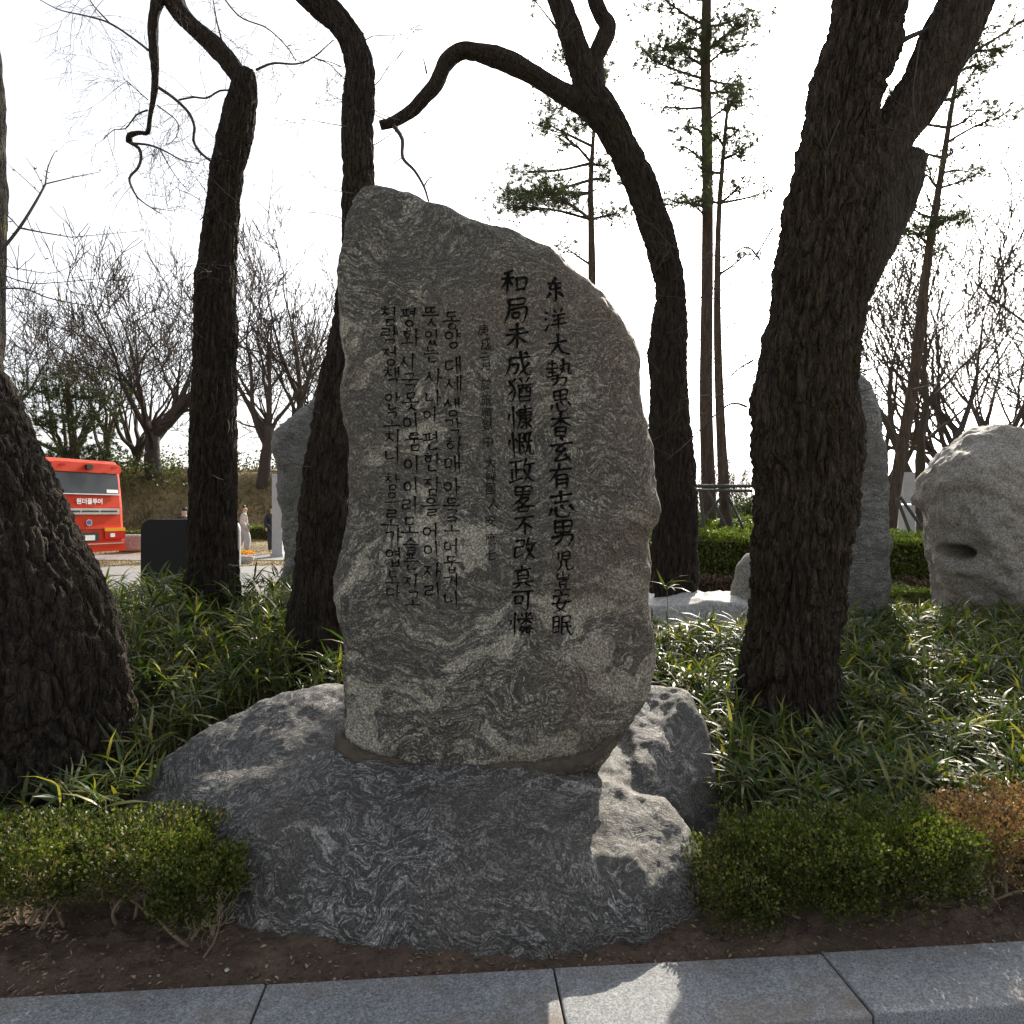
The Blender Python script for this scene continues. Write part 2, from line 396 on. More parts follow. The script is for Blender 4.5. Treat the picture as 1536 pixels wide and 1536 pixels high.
# kerb line: back edge passes (-.856,2.317) .. (1.108,2.482)
KD = Vector((1.964, .165, 0)).normalized(); KN = Vector((-KD.y, KD.x, 0)); K0 = Vector((.1455, 2.402, 0)); KW = .31
def kerb_back(x): return 2.402+(x-.1455)*KD.y/KD.x
# planting bed
def bed_z(X, Y):
    p = np.stack([X, Y, X*0], -1).reshape(-1, 3)
    n = (fbm(p*3, 4, 2)*.018+fbm(p*16, 3, 6)*.012+np.maximum(0, vnoise(p*40, 8)-.25)*.03).reshape(X.shape)
    b = sstep(0, .25, Y-kerb_back(X))
    return -0.025+n*(.35+.65*b)+.035*b+.12*sstep(3.8, 5.5, Y)-.4*sstep(9.3, 10.0, Y)
xs = np.concatenate([np.linspace(-7, -2.6, 40), np.linspace(-2.55, 2.6, 330), np.linspace(2.7, 8, 45)])
tt = np.concatenate([np.linspace(0, .55, 50), np.linspace(.57, 7.8, 120)])
X = np.broadcast_to(xs, (len(tt), len(xs))); Y = kerb_back(X)-.012+tt[:, None]
Z = bed_z(X, Y); V = np.stack([X, Y, Z], -1).reshape(-1, 3); nx = len(xs)
i, j = np.meshgrid(np.arange(len(tt)-1), np.arange(nx-1), indexing='ij'); a = (i*nx+j).ravel()
bed = tag(link('planting_bed', arr_mesh('planting_bed', V, [np.stack([a, a+1, a+nx+1, a+nx], 1)]), M['soil'], smooth=True), 'brown garden soil behind the granite kerb', kind='structure')
def soil_z(x, y): return float(bed_z(np.array([[x]]), np.array([[y]]))[0, 0])
# pavement in front
pv = MB()
def kp(s, n, z): q = K0+KD*s+KN*n; return (q.x, q.y, z)
pv.v = [kp(-14, -KW-8, -.15), kp(14, -KW-8, -.15), kp(14, -KW-.004, -.15), kp(-14, -KW-.004, -.15)]; pv.q = [(0, 1, 2, 3)]
tag(pv.build('pavement', M['paving']), 'grey pavement in front of the kerb', kind='structure')
# kerb: a mortar bed with single granite kerb stones
kb = MB(); kb.v = [kp(-8, -KW+.02, -.2), kp(8, -KW+.02, -.2), kp(8, -.02, -.2), kp(-8, -.02, -.2), kp(-8, -KW+.02, -.03), kp(8, -KW+.02, -.03), kp(8, -.02, -.03), kp(-8, -.02, -.03)]
kb.q = [(0, 3, 2, 1), (4, 5, 6, 7), (0, 1, 5, 4), (1, 2, 6, 5), (2, 3, 7, 6), (3, 0, 4, 7)]
kerb = tag(kb.build('kerb', M['mortar']), 'granite kerb edging the planting bed', kind='structure')
kz = [-.004, 0.0, .006, .002, -.003]
for i in range(-4, 4):
    L0 = (i-0)*.985
    kk = MB(); kk.box((0, 0, 0), (.979, KW, .2))
    o = kk.build('kerb_stone', M['kerb'], kerb, bevel=.006, seg=2, wc=False)
    q = K0+KD*(L0+.4925)-KN*(KW/2)
    o.location = (q.x, q.y, -.1+kz[i % 5]); o.rotation_euler = (random.uniform(-.006, .006), random.uniform(-.003, .003), math.atan2(KD.y, KD.x)+random.uniform(-.004, .004))
# plaza and paths behind
tag(grid_sheet('plaza', np.linspace(-40, -2.6, 60), np.linspace(11, 20.2, 30), lambda X, Y: terrain_z(X, Y)+.02, M['plaza']), 'pale paved plaza beyond the bamboo', kind='structure')
tag(grid_sheet('path', np.linspace(-40, -2.6, 60), np.linspace(22.6, 24.6, 6), lambda X, Y: terrain_z(X, Y)+.02, M['plaza']), 'pale footpath crossing the dry lawn', kind='structure')

# ================================================================== ROCKS
def resample(poly, n):
    p = np.array(poly+[poly[0]], float); s = np.concatenate([[0], np.cumsum(np.linalg.norm(np.diff(p, axis=0), axis=1))])
    u = np.linspace(0, s[-1], n, endpoint=False); r = np.stack([np.interp(u, s, p[:, 0]), np.interp(u, s, p[:, 1])], 1)
    for _ in range(2): r = .5*r+.25*(np.roll(r, 1, 0)+np.roll(r, -1, 0))
    return r
def pillow(name, outline, depth, tf, tb, mat, parent=None, n=360, rings=70, centre=None, pw=5.0, pe=.42, k=0, amp=(.03, .012, .004), label=None, cat=None, shape=None):
    """closed stone from a traced outline: its own distance, front and back bulge"""
    o = resample(outline, n); c = np.array(centre) if centre else o.mean(0)
    rho = np.sin(np.linspace(0, 1, rings)*np.pi/2)**.8
    Xs = []; sides = []
    for sgn, th in ((-1, tf), (1, tb)):
        g = c[None, None]+(o-c)[None]*rho[1:, None, None]
        y = depth+sgn*th*np.power(np.maximum(0, 1-rho[1:]**pw), pe)
        W = np.stack([(g[..., 0]-768)/F*depth, np.broadcast_to(y[:, None], g.shape[:2]), CH-(g[..., 1]-768)/F*depth], -1)
        if sgn == 1: W = W[:-1]
        cc = np.array([[(c[0]-768)/F*depth, depth+sgn*th, CH-(c[1]-768)/F*depth]])
        sides.append((cc, W))
    V = []; Q = []; T = []
    (c1, W1), (c2, W2) = sides; R1 = len(W1); R2 = len(W2)
    V = np.vstack([c1, W1.reshape(-1, 3), c2, W2.reshape(-1, 3)]); b2 = 1+R1*n
    j = np.arange(n); j2 = (j+1) % n
    T.append(np.stack([np.zeros(n, int), 1+j, 1+j2], 1))
    for r in range(R1-1): Q.append(np.stack([1+r*n+j, 1+(r+1)*n+j, 1+(r+1)*n+j2, 1+r*n+j2], 1))
    T.append(np.stack([np.full(n, b2), b2+1+j2, b2+1+j], 1))
    for r in range(R2-1): Q.append(np.stack([b2+1+r*n+j, b2+1+r*n+j2, b2+1+(r+1)*n+j2, b2+1+(r+1)*n+j], 1))
    r = R2-1; Q.append(np.stack([b2+1+r*n+j, b2+1+r*n+j2, 1+(R1-1)*n+j2, 1+(R1-1)*n+j], 1))
    me = arr_mesh(name, V, [np.vstack(Q), np.vstack(T)])
    N = np.zeros(len(V)*3); me.vertex_normals.foreach_get('vector', N); N = N.reshape(-1, 3)
    d = fbm(V*1.6, 3, k)*amp[0]+fbm(V*7, 3, k+5)*amp[1]+(1-np.abs(fbm(V*11, 3, k+7)))*amp[1]*.6+fbm(V*40, 2, k+9)*amp[2]
    V2 = V+N*d[:, None]
    if shape is not None: V2 = shape(V2)
    me.vertices.foreach_set('co', V2.astype(np.float32).ravel()); me.update()
    # outward normals
    bm = bmesh.new(); bm.from_mesh(me); bmesh.ops.recalc_face_normals(bm, faces=bm.faces); bm.to_mesh(me); bm.free()
    ob = link(name, me, mat, parent, True)
    if label: tag(ob, label, cat)
    return ob
def hull_rock(name, hulls, mat, voxel, smooth=10, k=0, amp=(.04, .02, .006), fr=(1.5, 6, 30), label=None, cat=None, loc=None, parent=None, shape=None):
    bm = bmesh.new()
    for h in hulls:
        vs_ = [bm.verts.new(p) for p in h]; r = bmesh.ops.convex_hull(bm, input=vs_)
        bmesh.ops.delete(bm, geom=[g for g in set(r['geom_interior']+r['geom_unused']) if isinstance(g, bmesh.types.BMVert)], context='VERTS')
    me = bpy.data.meshes.new('t'); bm.to_mesh(me); bm.free()
    o = bpy.data.objects.new('t', me); C.objects.link(o)
    md = o.modifiers.new('r', 'REMESH'); md.mode = 'VOXEL'; md.voxel_size = voxel
    md = o.modifiers.new('s', 'SMOOTH'); md.factor = .5; md.iterations = smooth
    dg = bpy.context.evaluated_depsgraph_get(); m2 = bpy.data.meshes.new_from_object(o.evaluated_get(dg))
    bpy.data.objects.remove(o); bpy.data.meshes.remove(me); m2.name = name
    n = len(m2.vertices); V = np.zeros(n*3); m2.vertices.foreach_get('co', V); V = V.reshape(-1, 3)
    N = np.zeros(n*3); m2.vertex_normals.foreach_get('vector', N); N = N.reshape(-1, 3)
    rid = 1-np.abs(fbm(V*fr[1]*.6, 3, k+3))*1.6
    d = fbm(V*fr[0], 3, k)*amp[0]+fbm(V*fr[1], 4, k+1)*amp[1]+rid*amp[1]*.7+fbm(V*fr[2], 2, k+2)*amp[2]
    V = V+N*d[:, None]
    if shape is not None: V = shape(V, N)
    m2.vertices.foreach_set('co', V.astype(np.float32).ravel()); m2.update()
    ob = link(name, m2, mat, parent, True)
    if label: tag(ob, label, cat)
    if loc is not None: recentre(ob, loc)
    return ob

# ---- memorial stele
OUT = [(522, 1130), (514, 1100), (513, 1040), (520, 960), (512, 900), (516, 830), (522, 740), (519, 660), (506, 600), (512, 540), (504, 480), (497, 430), (503, 380), (510, 340), (525, 298), (545, 277), (570, 275), (610, 287), (650, 302), (690, 318), (730, 334), (780, 350), (820, 366), (845, 388), (855, 406), (880, 423), (905, 453), (927, 490), (945, 540), (955, 600), (966, 650), (975, 690), (977, 733), (990, 760), (988, 788), (974, 808), (982, 850), (979, 890), (986, 940), (986, 985), (974, 1030), (948, 1075), (925, 1112), (895, 1160), (830, 1178), (760, 1182), (680, 1182), (600, 1178), (545, 1170)]
SD = 3.22
stele = empty('memorial_stone', P(745, 1165, SD), 'tall grey swirled gneiss memorial stone carved with black characters, standing on the wide base boulder', 'monument')
sb = pillow('stone_body', OUT, SD, .17, .27, M['stele'], stele, n=420, rings=110, centre=(745, 720), pw=11, pe=.32, k=3, amp=(.024, .012, .003))
# engraved, black painted characters
TXT = [  # (size px, weight, [(char, x, y)...])
 (42, .007, '东洋大勢思杳玄有志男児豈安眠', [(832, 435), (832, 481), (837, 518), (838, 560), (841, 601), (841, 637), (842, 676), (841, 715), (842, 757), (844, 800), (846, 842), (844, 872), (842, 904), (843, 938)], (1.0, 1.02)),
 (42, .007, '和局未成猶慷慨政畧不改真可憐', [(771, 425), (774, 466), (775, 504), (778, 547), (779, 586), (781, 628), (781, 667), (783, 707), (784, 749), (787, 789), (788, 824), (784, 866), (783, 900), (782, 937)], (1.0, 1.02)),
 (18, -.004, '庚戌三月於旅順獄中大韓國人安應七', [(725, 495), (729, 514), (728, 530), (728, 548), (729, 576), (729, 600), (730, 620), (731, 637), (732, 662), (735, 694), (736, 713), (736, 733), (740, 755), (736, 781), (736, 808), (736, 832)], (.95, 1.05)),
 (28, .004, '동양대세생각하매아득코어둡거니', [(677, 481), (679, 509), (680, 549), (680, 577), (678, 611), (680, 641), (681, 668), (678, 696), (678, 731), (677, 760), (678, 787), (677, 820), (677, 847), (677, 873), (678, 899)], (1, 1)),
 (28, .004, '뜻있는사나이편한잠을어이자리', [(646, 475), (648, 507), (647, 532), (650, 567), (650, 597), (646, 623), (648, 662), (648, 694), (648, 730), (646, 760), (646, 798), (648, 825), (648, 858), (650, 887)], (1, 1)),
 (28, .004, '평화시국못이룸이이리도슬픈지고', [(613, 476), (616, 508), (612, 544), (614, 573), (616, 603), (617, 634), (621, 663), (618, 697), (617, 730), (616, 758), (615, 788), (616, 818), (616, 843), (617, 873), (620, 898)], (1, 1)),
 (28, .004, '침략정책안고치니참으로가엽도다', [(584, 475), (584, 505), (585, 535), (588, 565), (588, 602), (588, 629), (590, 657), (590, 684), (588, 724), (588, 748), (587, 777), (590, 806), (591, 836), (589, 866), (590, 889)], (1, 1)),
]
# brush-written characters: strokes on a 100 x 100 grid (y down)
HAN = {
'东': '28,26 72,22/52,4 34,46 72,42/54,34 54,92 44,84/34,62 22,80/66,60 82,78',
'洋': '14,16 26,24/10,42 22,48/12,90 30,60/50,8 58,20/80,6 70,20/42,30 92,26/46,48 88,45/38,68 98,64/67,28 66,98',
'大': '12,42 88,34/50,6 46,48 10,94/50,50 66,76 96,90',
'勢': '10,14 44,12/27,4 27,34/6,32 48,30/14,46 42,44/28,34 28,62/6,62 50,58/56,22 86,18 84,50 96,58 98,46/70,4 66,34 52,60/60,34 72,44/24,72 76,68 70,92 60,98 54,90/48,62 42,82 22,98',
'思': '24,8 24,48/24,10 76,8 74,48/50,10 50,46/26,28 74,27/26,47 74,46/14,66 8,86/32,60 36,84 48,94 72,92 76,78/50,58 60,72/82,60 94,78',
'杳': '12,26 90,22/50,4 50,56/48,28 30,46 6,60/52,28 72,46 96,56/30,62 30,98/30,64 70,62 70,98/32,79 69,78/32,96 69,95',
'玄': '50,2 58,14/10,26 92,22/52,28 30,48 56,50/66,44 26,84 80,80/66,66 86,94',
'有': '10,24 92,20/48,2 38,32 6,68/34,44 34,98/34,46 74,44 74,92 64,98 58,90/36,62 72,60/36,76 72,75',
'志': '50,2 50,42/12,20 90,16/26,42 76,39/14,62 6,86/30,58 34,86 48,94 72,92 78,76/50,54 60,70/80,56 94,76',
'男': '22,6 22,46/22,8 78,6 76,46/50,8 50,44/24,26 75,25/24,45 75,44/12,62 82,56 76,86 66,98 58,90/50,48 42,74 12,98',
'児': '24,6 22,44/44,8 44,42/46,8 80,6 79,42/46,24 78,23/46,41 78,40/36,46 32,72 8,96/62,44 62,82 72,94 94,90 97,72',
'豈': '50,2 50,28/24,10 26,30 76,26 78,8/22,40 80,37/32,50 32,68/32,51 68,49 67,67/34,66 66,65/36,74 42,86/66,72 58,86/12,95 92,91',
'安': '50,0 56,12/16,16 12,32/18,18 86,14 78,28/44,26 30,66 74,96/72,44 56,76 16,96/6,54 96,48',
'眠': '10,10 10,80/10,12 36,10 36,78/12,33 34,32/12,54 34,53/12,76 34,75/50,12 84,10 84,36/50,36 84,35/50,12 50,86 68,74/48,56 92,52/68,36 76,74 90,92 97,76',
'和': '42,4 14,16/4,34 50,30/28,14 28,96/26,38 4,70/30,40 48,58/60,32 62,80/60,34 92,32 90,78/62,74 90,73',
'局': '22,8 84,6 80,30/24,28 82,27/24,10 22,52 4,98/26,46 88,43 84,88 72,98 64,88/38,60 39,82/38,61 62,59 61,80/40,79 61,78',
'未': '24,24 78,20/8,46 94,42/51,2 51,98 42,90/48,48 30,72 6,86/54,48 74,70 96,82',
'成': '14,28 90,22/18,28 16,62 2,96/22,50 46,48 44,78 34,84/54,2 62,50 78,84 96,92 97,74/86,44 66,76 46,96/72,4 84,14',
'猶': '34,4 8,36/14,14 32,48 26,94 14,86/32,44 4,72/52,6 60,20/86,2 74,20/42,30 98,26/50,42 50,96/50,44 90,42 90,96/62,28 58,62/78,28 78,54 88,54/52,72 88,71/52,92 88,91',
'慷': '22,2 22,98/8,30 4,52/34,26 42,42/64,2 70,12/46,18 96,14/48,18 46,60 36,96/54,30 88,28 87,52/50,41 96,39/54,52 88,51/70,20 70,92 62,88/56,62 64,70/50,86 64,74/90,58 78,70/74,68 96,92',
'慨': '22,2 22,98/8,30 4,52/34,26 40,42/46,10 46,84 60,74/46,12 64,10 63,44/48,27 62,26/48,43 62,42/54,54 64,66/70,12 94,10/70,12 72,42 96,38/86,12 80,56 62,98/84,56 84,86 96,90 98,76',
'政': '6,14 50,10/28,12 28,80/30,44 48,42/12,40 12,84/4,88 52,76/66,2 54,38/58,28 96,24/82,26 74,62 48,98/60,44 76,76 98,94',
'畧': '22,4 22,36/22,6 78,4 77,36/50,6 50,35/24,20 76,19/24,35 76,34/46,38 34,56 10,72/42,46 72,44 54,70 14,94/40,58 60,72 94,78/36,80 37,98/36,81 70,80 69,98/38,96 69,95',
'不': '8,14 92,10/54,14 36,44 6,66/52,38 52,96/62,44 90,66',
'改': '6,12 42,10 41,40/8,40 42,38/8,40 8,84 40,72/66,2 54,38/58,28 96,24/82,26 74,62 46,98/60,44 76,76 98,94',
'真': '14,16 88,12/50,0 48,24/28,26 28,72/28,27 74,25 73,72/30,42 72,41/30,56 72,55/6,74 96,70/36,78 14,96/64,78 86,96',
'可': '4,14 96,10/76,12 76,86 66,96 58,88/20,34 22,68/20,35 52,33 51,66/23,64 51,63',
'憐': '22,2 22,98/8,30 4,52/34,26 40,42/50,6 56,18/86,4 76,18/42,28 98,25/69,2 69,50/66,30 46,50/72,30 94,46/54,54 42,76/50,62 66,60 44,98/52,74 60,82/74,58 72,80 88,79/68,68 98,66/84,52 84,99',
}
RING = '50,14 24,24 14,50 24,76 50,88 76,78 88,50 76,24 50,14'
JA = {'ㄱ': '10,15 88,12 74,95', 'ㄴ': '15,8 18,80 92,74', 'ㄷ': '15,12 88,9/17,12 18,85 92,78', 'ㄹ': '12,10 84,8 82,42 18,46 18,86 92,80', 'ㅁ': '18,12 18,86/18,13 84,11 82,86/18,85 83,84',
 'ㅂ': '20,8 20,88/80,6 80,88/20,46 80,45/20,87 80,86', 'ㅅ': '52,8 38,50 6,92/48,40 68,68 94,88', 'ㅇ': RING, 'ㅈ': '12,14 86,12/54,14 36,56 6,92/50,50 70,72 94,90', 'ㅊ': '46,-10 58,2/12,18 86,16/54,18 36,58 6,92/50,52 70,74 94,90',
 'ㅋ': '10,15 88,12 74,95/12,52 80,48', 'ㅌ': '15,12 88,9/17,12 18,85 92,78/18,47 86,45', 'ㅍ': '8,12 92,10/34,14 36,82/68,12 64,82/4,86 96,82', 'ㅎ': '44,-8 58,2/12,20 88,18/50,36 26,46 22,66 40,92 66,90 80,66 70,44 50,36',
 'ㄸ': '6,12 44,10/8,12 9,85 46,78/54,12 94,9/56,12 57,85 96,78', 'ㅆ': '30,8 20,50 2,92/28,40 38,68 50,84/72,8 64,50 48,92/70,40 82,68 98,88'}
VO = {'ㅏ': '50,0 50,100/50,45 92,48', 'ㅓ': '58,0 58,100/8,42 58,44', 'ㅣ': '50,0 50,100', 'ㅐ': '35,5 35,95/75,0 75,100/35,46 75,45', 'ㅔ': '42,5 42,95/80,0 80,100/8,42 42,43', 'ㅕ': '58,0 58,100/12,32 58,33/12,56 58,57',
 'ㅑ': '50,0 50,100/50,36 92,38/50,58 92,60', 'ㅗ': '2,80 98,74/50,20 50,78', 'ㅜ': '2,25 98,20/52,24 52,96', 'ㅡ': '2,50 98,45'}
CHO = 'ㄱㄲㄴㄷㄸㄹㅁㅂㅃㅅㅆㅇㅈㅉㅊㅋㅌㅍㅎ'; JUNG = 'ㅏㅐㅑㅒㅓㅔㅕㅖㅗㅘㅙㅚㅛㅜㅝㅞㅟㅠㅡㅢㅣ'; JONG = ' ㄱㄲㄳㄴㄵㄶㄷㄹㄺㄻㄼㄽㄾㄿㅀㅁㅂㅄㅅㅆㅇㅈㅊㅋㅌㅍㅎ'
def parse(t, box=(0, 0, 100, 100)):
    x0, y0, x1, y1 = box
    return [[(x0+float(a.split(',')[0])/100*(x1-x0), y0+float(a.split(',')[1])/100*(y1-y0)) for a in q.split()] for q in t.split('/')]
def strokes(ch):
    if ch in HAN: return parse(HAN[ch])
    c = ord(ch)-0xAC00; a, b, d = CHO[c//588], JUNG[(c % 588)//28], JONG[c % 28]
    fin = d != ' '
    if b == 'ㅘ': r = parse(JA[a], (8, 4, 54, 46))+parse(VO['ㅗ'], (0, 46, 62, 82))+parse(VO['ㅏ'], (56, 0, 104, 100))
    elif b in 'ㅗㅜㅡ': r = parse(JA[a], (22, 0, 78, 34))+parse(VO[b], (2, 30, 98, 60)) if fin else parse(JA[a], (20, 4, 80, 52))+parse(VO[b], (2, 48, 98, 98))
    else: r = parse(JA[a], (2, 4, 54, 50))+parse(VO[b], (52, 0, 100, 60)) if fin else parse(JA[a], (2, 16, 54, 76))+parse(VO[b], (50, 0, 100, 100))
    if fin: r += parse(JA[d], (26, 62, 84, 102))
    return r
def brush(st, W, rg):
    """one brush stroke as a ribbon: list of points, half widths from entry, pressure and lift"""
    p = [(x/100-.5, .5-y/100) for x, y in st]; c, _ = catmull([(x, y, 0) for x, y in p], [1]*len(p), .045); c = c[:, :2]
    # keep corners crisp-ish: blend with the straight polyline
    n = len(c); t = np.linspace(0, 1, n); d = np.gradient(c, axis=0); d /= np.maximum(1e-6, np.linalg.norm(d, axis=1))[:, None]
    hz = abs(d[-1, 0]) > .9; w = .78+.42*np.exp(-(t/.13)**2)
    w *= (1+.25*sstep(.8, 1, t)) if hz else (1-.72*sstep(.55, 1, t)); w *= np.where(np.abs(d[:, 0]) > .9, .8, 1.05)
    w = w*W*(1+rg.normal(0, .07, n)); nm = np.stack([-d[:, 1], d[:, 0]], 1)
    L = c+nm*w[:, None]; Rr = c-nm*w[:, None]; cap0 = c[0]-d[0]*w[0]*.7; cap1 = c[-1]+d[-1]*w[-1]*.6
    V = np.vstack([L, Rr, cap0, cap1]); f = [(i, i+n, i+n+1, i+1) for i in range(n-1)]; tr = [(0, 2*n, n), (n-1, 2*n-1, 2*n+1)]
    return V, f, tr
tmp = []
for sz, wgt, s, ps, asp in TXT:
    if sz > 22: continue
    for ch, (px, py) in zip(s, ps):
        cu = bpy.data.curves.new('t', 'FONT'); cu.body = ch; cu.size = 1; cu.resolution_u = 2; cu.offset = wgt
        to = bpy.data.objects.new('t', cu); C.objects.link(to); tmp.append((to, sz, px, py, asp))
dg = bpy.context.evaluated_depsgraph_get()
me_s = sb.data; wm = Matrix.Translation(stele.location)
bvh = BVHTree.FromPolygons([tuple(wm @ v.co) for v in me_s.vertices], [tuple(p.vertices) for p in me_s.polygons])
conv = [bpy.data.meshes.new_from_object(t[0].evaluated_get(dg)) for t in tmp]
for (to, sz, px, py, asp), gm in zip(tmp, conv):
    bm = bmesh.new(); bm.from_mesh(gm); bpy.data.meshes.remove(gm); cu = to.data; bpy.data.objects.remove(to); bpy.data.curves.remove(cu)
    if not bm.verts: bm.free(); continue
    bmesh.ops.remove_doubles(bm, verts=bm.verts, dist=1e-5)
    bmesh.ops.triangulate(bm, faces=bm.faces)
    for _ in range(3):
        le = [e for e in bm.edges if e.calc_length() > .07]
        if le: bmesh.ops.subdivide_edges(bm, edges=le, cuts=1); bmesh.ops.triangulate(bm, faces=bm.faces)
    co = np.array([v.co[:2] for v in bm.verts]); mn = co.min(0); mx = co.max(0); ctr = (mn+mx)/2
    big = sz > 35
    s = sz/F*(SD-.17)/1.0
    hit = bvh.ray_cast(Vector((0, 0, CH)), (P(px, py, 1)-Vector((0, 0, CH))).normalized())[0]
    u = (co-ctr); u = u*np.array(asp)
    sh = .16 if big else .06; sd = random.random()*50
    u[:, 1] = u[:, 1]+u[:, 0]*sh*(1 if big else .6)+.0
    nz = np.column_stack([u*4.2, np.full(len(u), sd)]); am = .05 if big else .035
    u = u+np.stack([vnoise(nz, 1), vnoise(nz+9, 2)], 1)*am*.6
    rot = random.uniform(-.05, .05); cr, sr = math.cos(rot), math.sin(rot); u = u @ np.array([[cr, sr], [-sr, cr]])
    for v, (a, b) in zip(bm.verts, u):
        x = hit.x+a*s; z = hit.z+b*s
        h = bvh.ray_cast(Vector((x, 1.0, z)), Vector((0, 1, 0)))
        v.co = (x, (h[0].y if h[0] else hit.y)-.0045, z)
    bmesh.ops.recalc_face_normals(bm, faces=bm.faces)
    me = bpy.data.meshes.new('carved_character'); bm.to_mesh(me); bm.free()
    link('carved_character', me, M['paint'], stele)

gr_ = np.random.default_rng(5)
for sz, wgt, txt, ps, asp in TXT:
    if sz < 22: continue
    for ci, (ch, (px, py)) in enumerate(zip(txt, ps)):
        hit = bvh.ray_cast(Vector((0, 0, CH)), (P(px, py, 1)-Vector((0, 0, CH))).normalized())[0]
        gap = min([abs(py-ps[k][1]) for k in (ci-1, ci+1) if 0 <= k < len(ps)]); sc_ = min(sz, gap*(1.0 if sz > 35 else .98))/F*(SD-.17); Vs = []; Qs = []; Ts = []; off = 0; an = gr_.normal(0, .035)
        for k_, st in enumerate(strokes(ch)):
            st = [(x+gr_.normal(0, 1.2), y+gr_.normal(0, 1.2)) for x, y in st]
            V, f, tr = brush(st, (.062 if len(strokes(ch)) < 9 else .05) if sz > 35 else .052, gr_)
            V = V+(np.array([0, .07])*V[:, :1] if sz > 35 else 0)
            ca, sa = math.cos(an), math.sin(an); V = V @ np.array([[ca, sa], [-sa, ca]])
            for a_, b_ in V:
                x = hit.x+a_*sc_; z = hit.z+b_*sc_; h = bvh.ray_cast(Vector((x, 1.0, z)), Vector((0, 1, 0)))[0]
                Vs.append((x, (h.y if h else hit.y)-.0030-.00025*k_, z))
            Qs += [tuple(i+off for i in q) for q in f]; Ts += [tuple(i+off for i in q) for q in tr]; off += len(V)
        me = bpy.data.meshes.new('carved_character'); me.from_pydata(Vs, [], Qs+Ts); me.update(); link('carved_character', me, M['paint'], stele)

# ---- base boulder
A = [(-1.95, 3.42, -.2), (-1.66, 2.95, -.2), (-1.1, 2.60, -.2), (-.6, 2.50, -.2), (0, 2.47, -.2), (.55, 2.52, -.2), (.74, 2.7, -.2), (.7, 3.6, -.2), (.6, 4.3, -.2), (-1.0, 4.5, -.2), (-1.65, 4.1, -.2),
     (-1.95, 3.42, .06), (-1.74, 3.48, .35), (-1.36, 3.6, .55), (-1.05, 3.62, .66), (-.85, 3.65, .68), (-.75, 3.05, .50), (0, 2.98, .43), (.42, 3.02, .40), (.62, 3.5, .42), (-.9, 4.2, .55), (.4, 4.2, .45),
     (-1.2, 2.84, .30), (-1.12, 2.70, .15), (-.5, 2.66, .29), (0, 2.62, .28), (.48, 2.66, .25), (-.5, 2.53, .05), (0, 2.50, .05), (.5, 2.55, .05), (-1.05, 2.62, .02)]
B = [(.62, 3.95, .62), (.97, 3.78, .61), (1.06, 3.60, .36), (1.09, 3.45, .12), (1.09, 3.40, -.2), (.88, 3.22, -.1), (.86, 3.28, .16), (.58, 3.2, .40), (.5, 4.2, .4), (1.1, 4.2, .3), (1.0, 4.2, -.2), (.4, 3.4, -.2)]
K_ = [(.48, 3.0, .40), (.68, 3.0, .33), (.78, 2.88, .14), (.74, 2.78, .2), (.74, 2.66, -.2), (.5, 2.58, .16), (.72, 2.70, .08), (.4, 3.2, .38), (.72, 3.2, .25), (.7, 3.3, -.2), (.3, 2.7, -.2)]
base_rock = hull_rock('base_boulder', [A, B, K_], M['base'], .016, 8, k=21, amp=(.034, .015, .005), fr=(1.7, 5, 26), label='wide dark gneiss boulder with white swirls carrying the memorial stone', cat='boulder', loc=(-.3, 3.4, 0))
# mortar joint at the foot of the stele
bt = base_rock.data; bbv = BVHTree.FromPolygons([tuple(v.co+base_rock.location) for v in bt.vertices], [tuple(p.vertices) for p in bt.polygons])
fp = []; fr_ = []
for (px, py, w) in [(508, 1100, 8), (518, 1122, 20), (540, 1136, 20), (580, 1142, 14), (630, 1146, 12), (690, 1149, 11), (740, 1150, 12), (790, 1150, 14), (830, 1150, 22), (865, 1144, 24), (893, 1132, 15), (912, 1112, 10), (930, 1096, 8)]:
    d = (P(px, py, 1)-Vector((0, 0, CH))).normalized(); h1 = bbv.ray_cast(Vector((0, 0, CH)), d)[0]; h2 = bvh.ray_cast(Vector((0, 0, CH)), d)[0]
    h = min([q for q in (h1, h2) if q is not None], key=lambda q: q.y); fp.append(h+d*.004); fr_.append(w/F*3.1*.55)
sweep_bark('mortar_joint', fp, fr_, M['mortar'], stele, 24, .010, .03, .016, .016, 17, .8)

# ---- other stones
D = 7.6
pillow('standing_slab', [(432, 905), (427, 830), (424, 780), (417, 720), (413, 670), (424, 642), (450, 620), (478, 598), (502, 578), (540, 560), (580, 600), (600, 700), (600, 850), (590, 960), (440, 980)], D, .35, .35, M['slab'], n=200, rings=40, k=31, amp=(.05, .02, .005), label='pale banded standing slab half hidden behind the leaning dark trunk', cat='stone')
D = 7.2
def pits(V):
    for (x, z, r, dp) in ((1428, 829, .15, .40), (1447, 868, .10, .05), (1505, 836, .12, .04)):
        c = np.array(P(x, z, D-.33)); q = V-c; q[:, 2] *= 2.2; dd = np.sqrt((q**2).sum(1)); inw = np.array(P(1540, 810, D))-c; inw /= np.linalg.norm(inw); V = V+inw[None]*(dp*np.exp(-(dd/r)**4))[:, None]
    return V
bb = pillow('boulder', [(1384, 800), (1379, 745), (1382, 705), (1400, 684), (1440, 656), (1480, 640), (1536, 635), (1600, 650), (1660, 720), (1680, 820), (1660, 920), (1600, 960), (1520, 972), (1455, 950), (1420, 905), (1400, 860)], D, .75, .7, M['boulder'], n=260, rings=60, k=41, pw=3, pe=.5, amp=(.12, .026, .006), label='big rounded pale granite boulder with a dark hollow, at the right edge', cat='boulder', shape=pits)
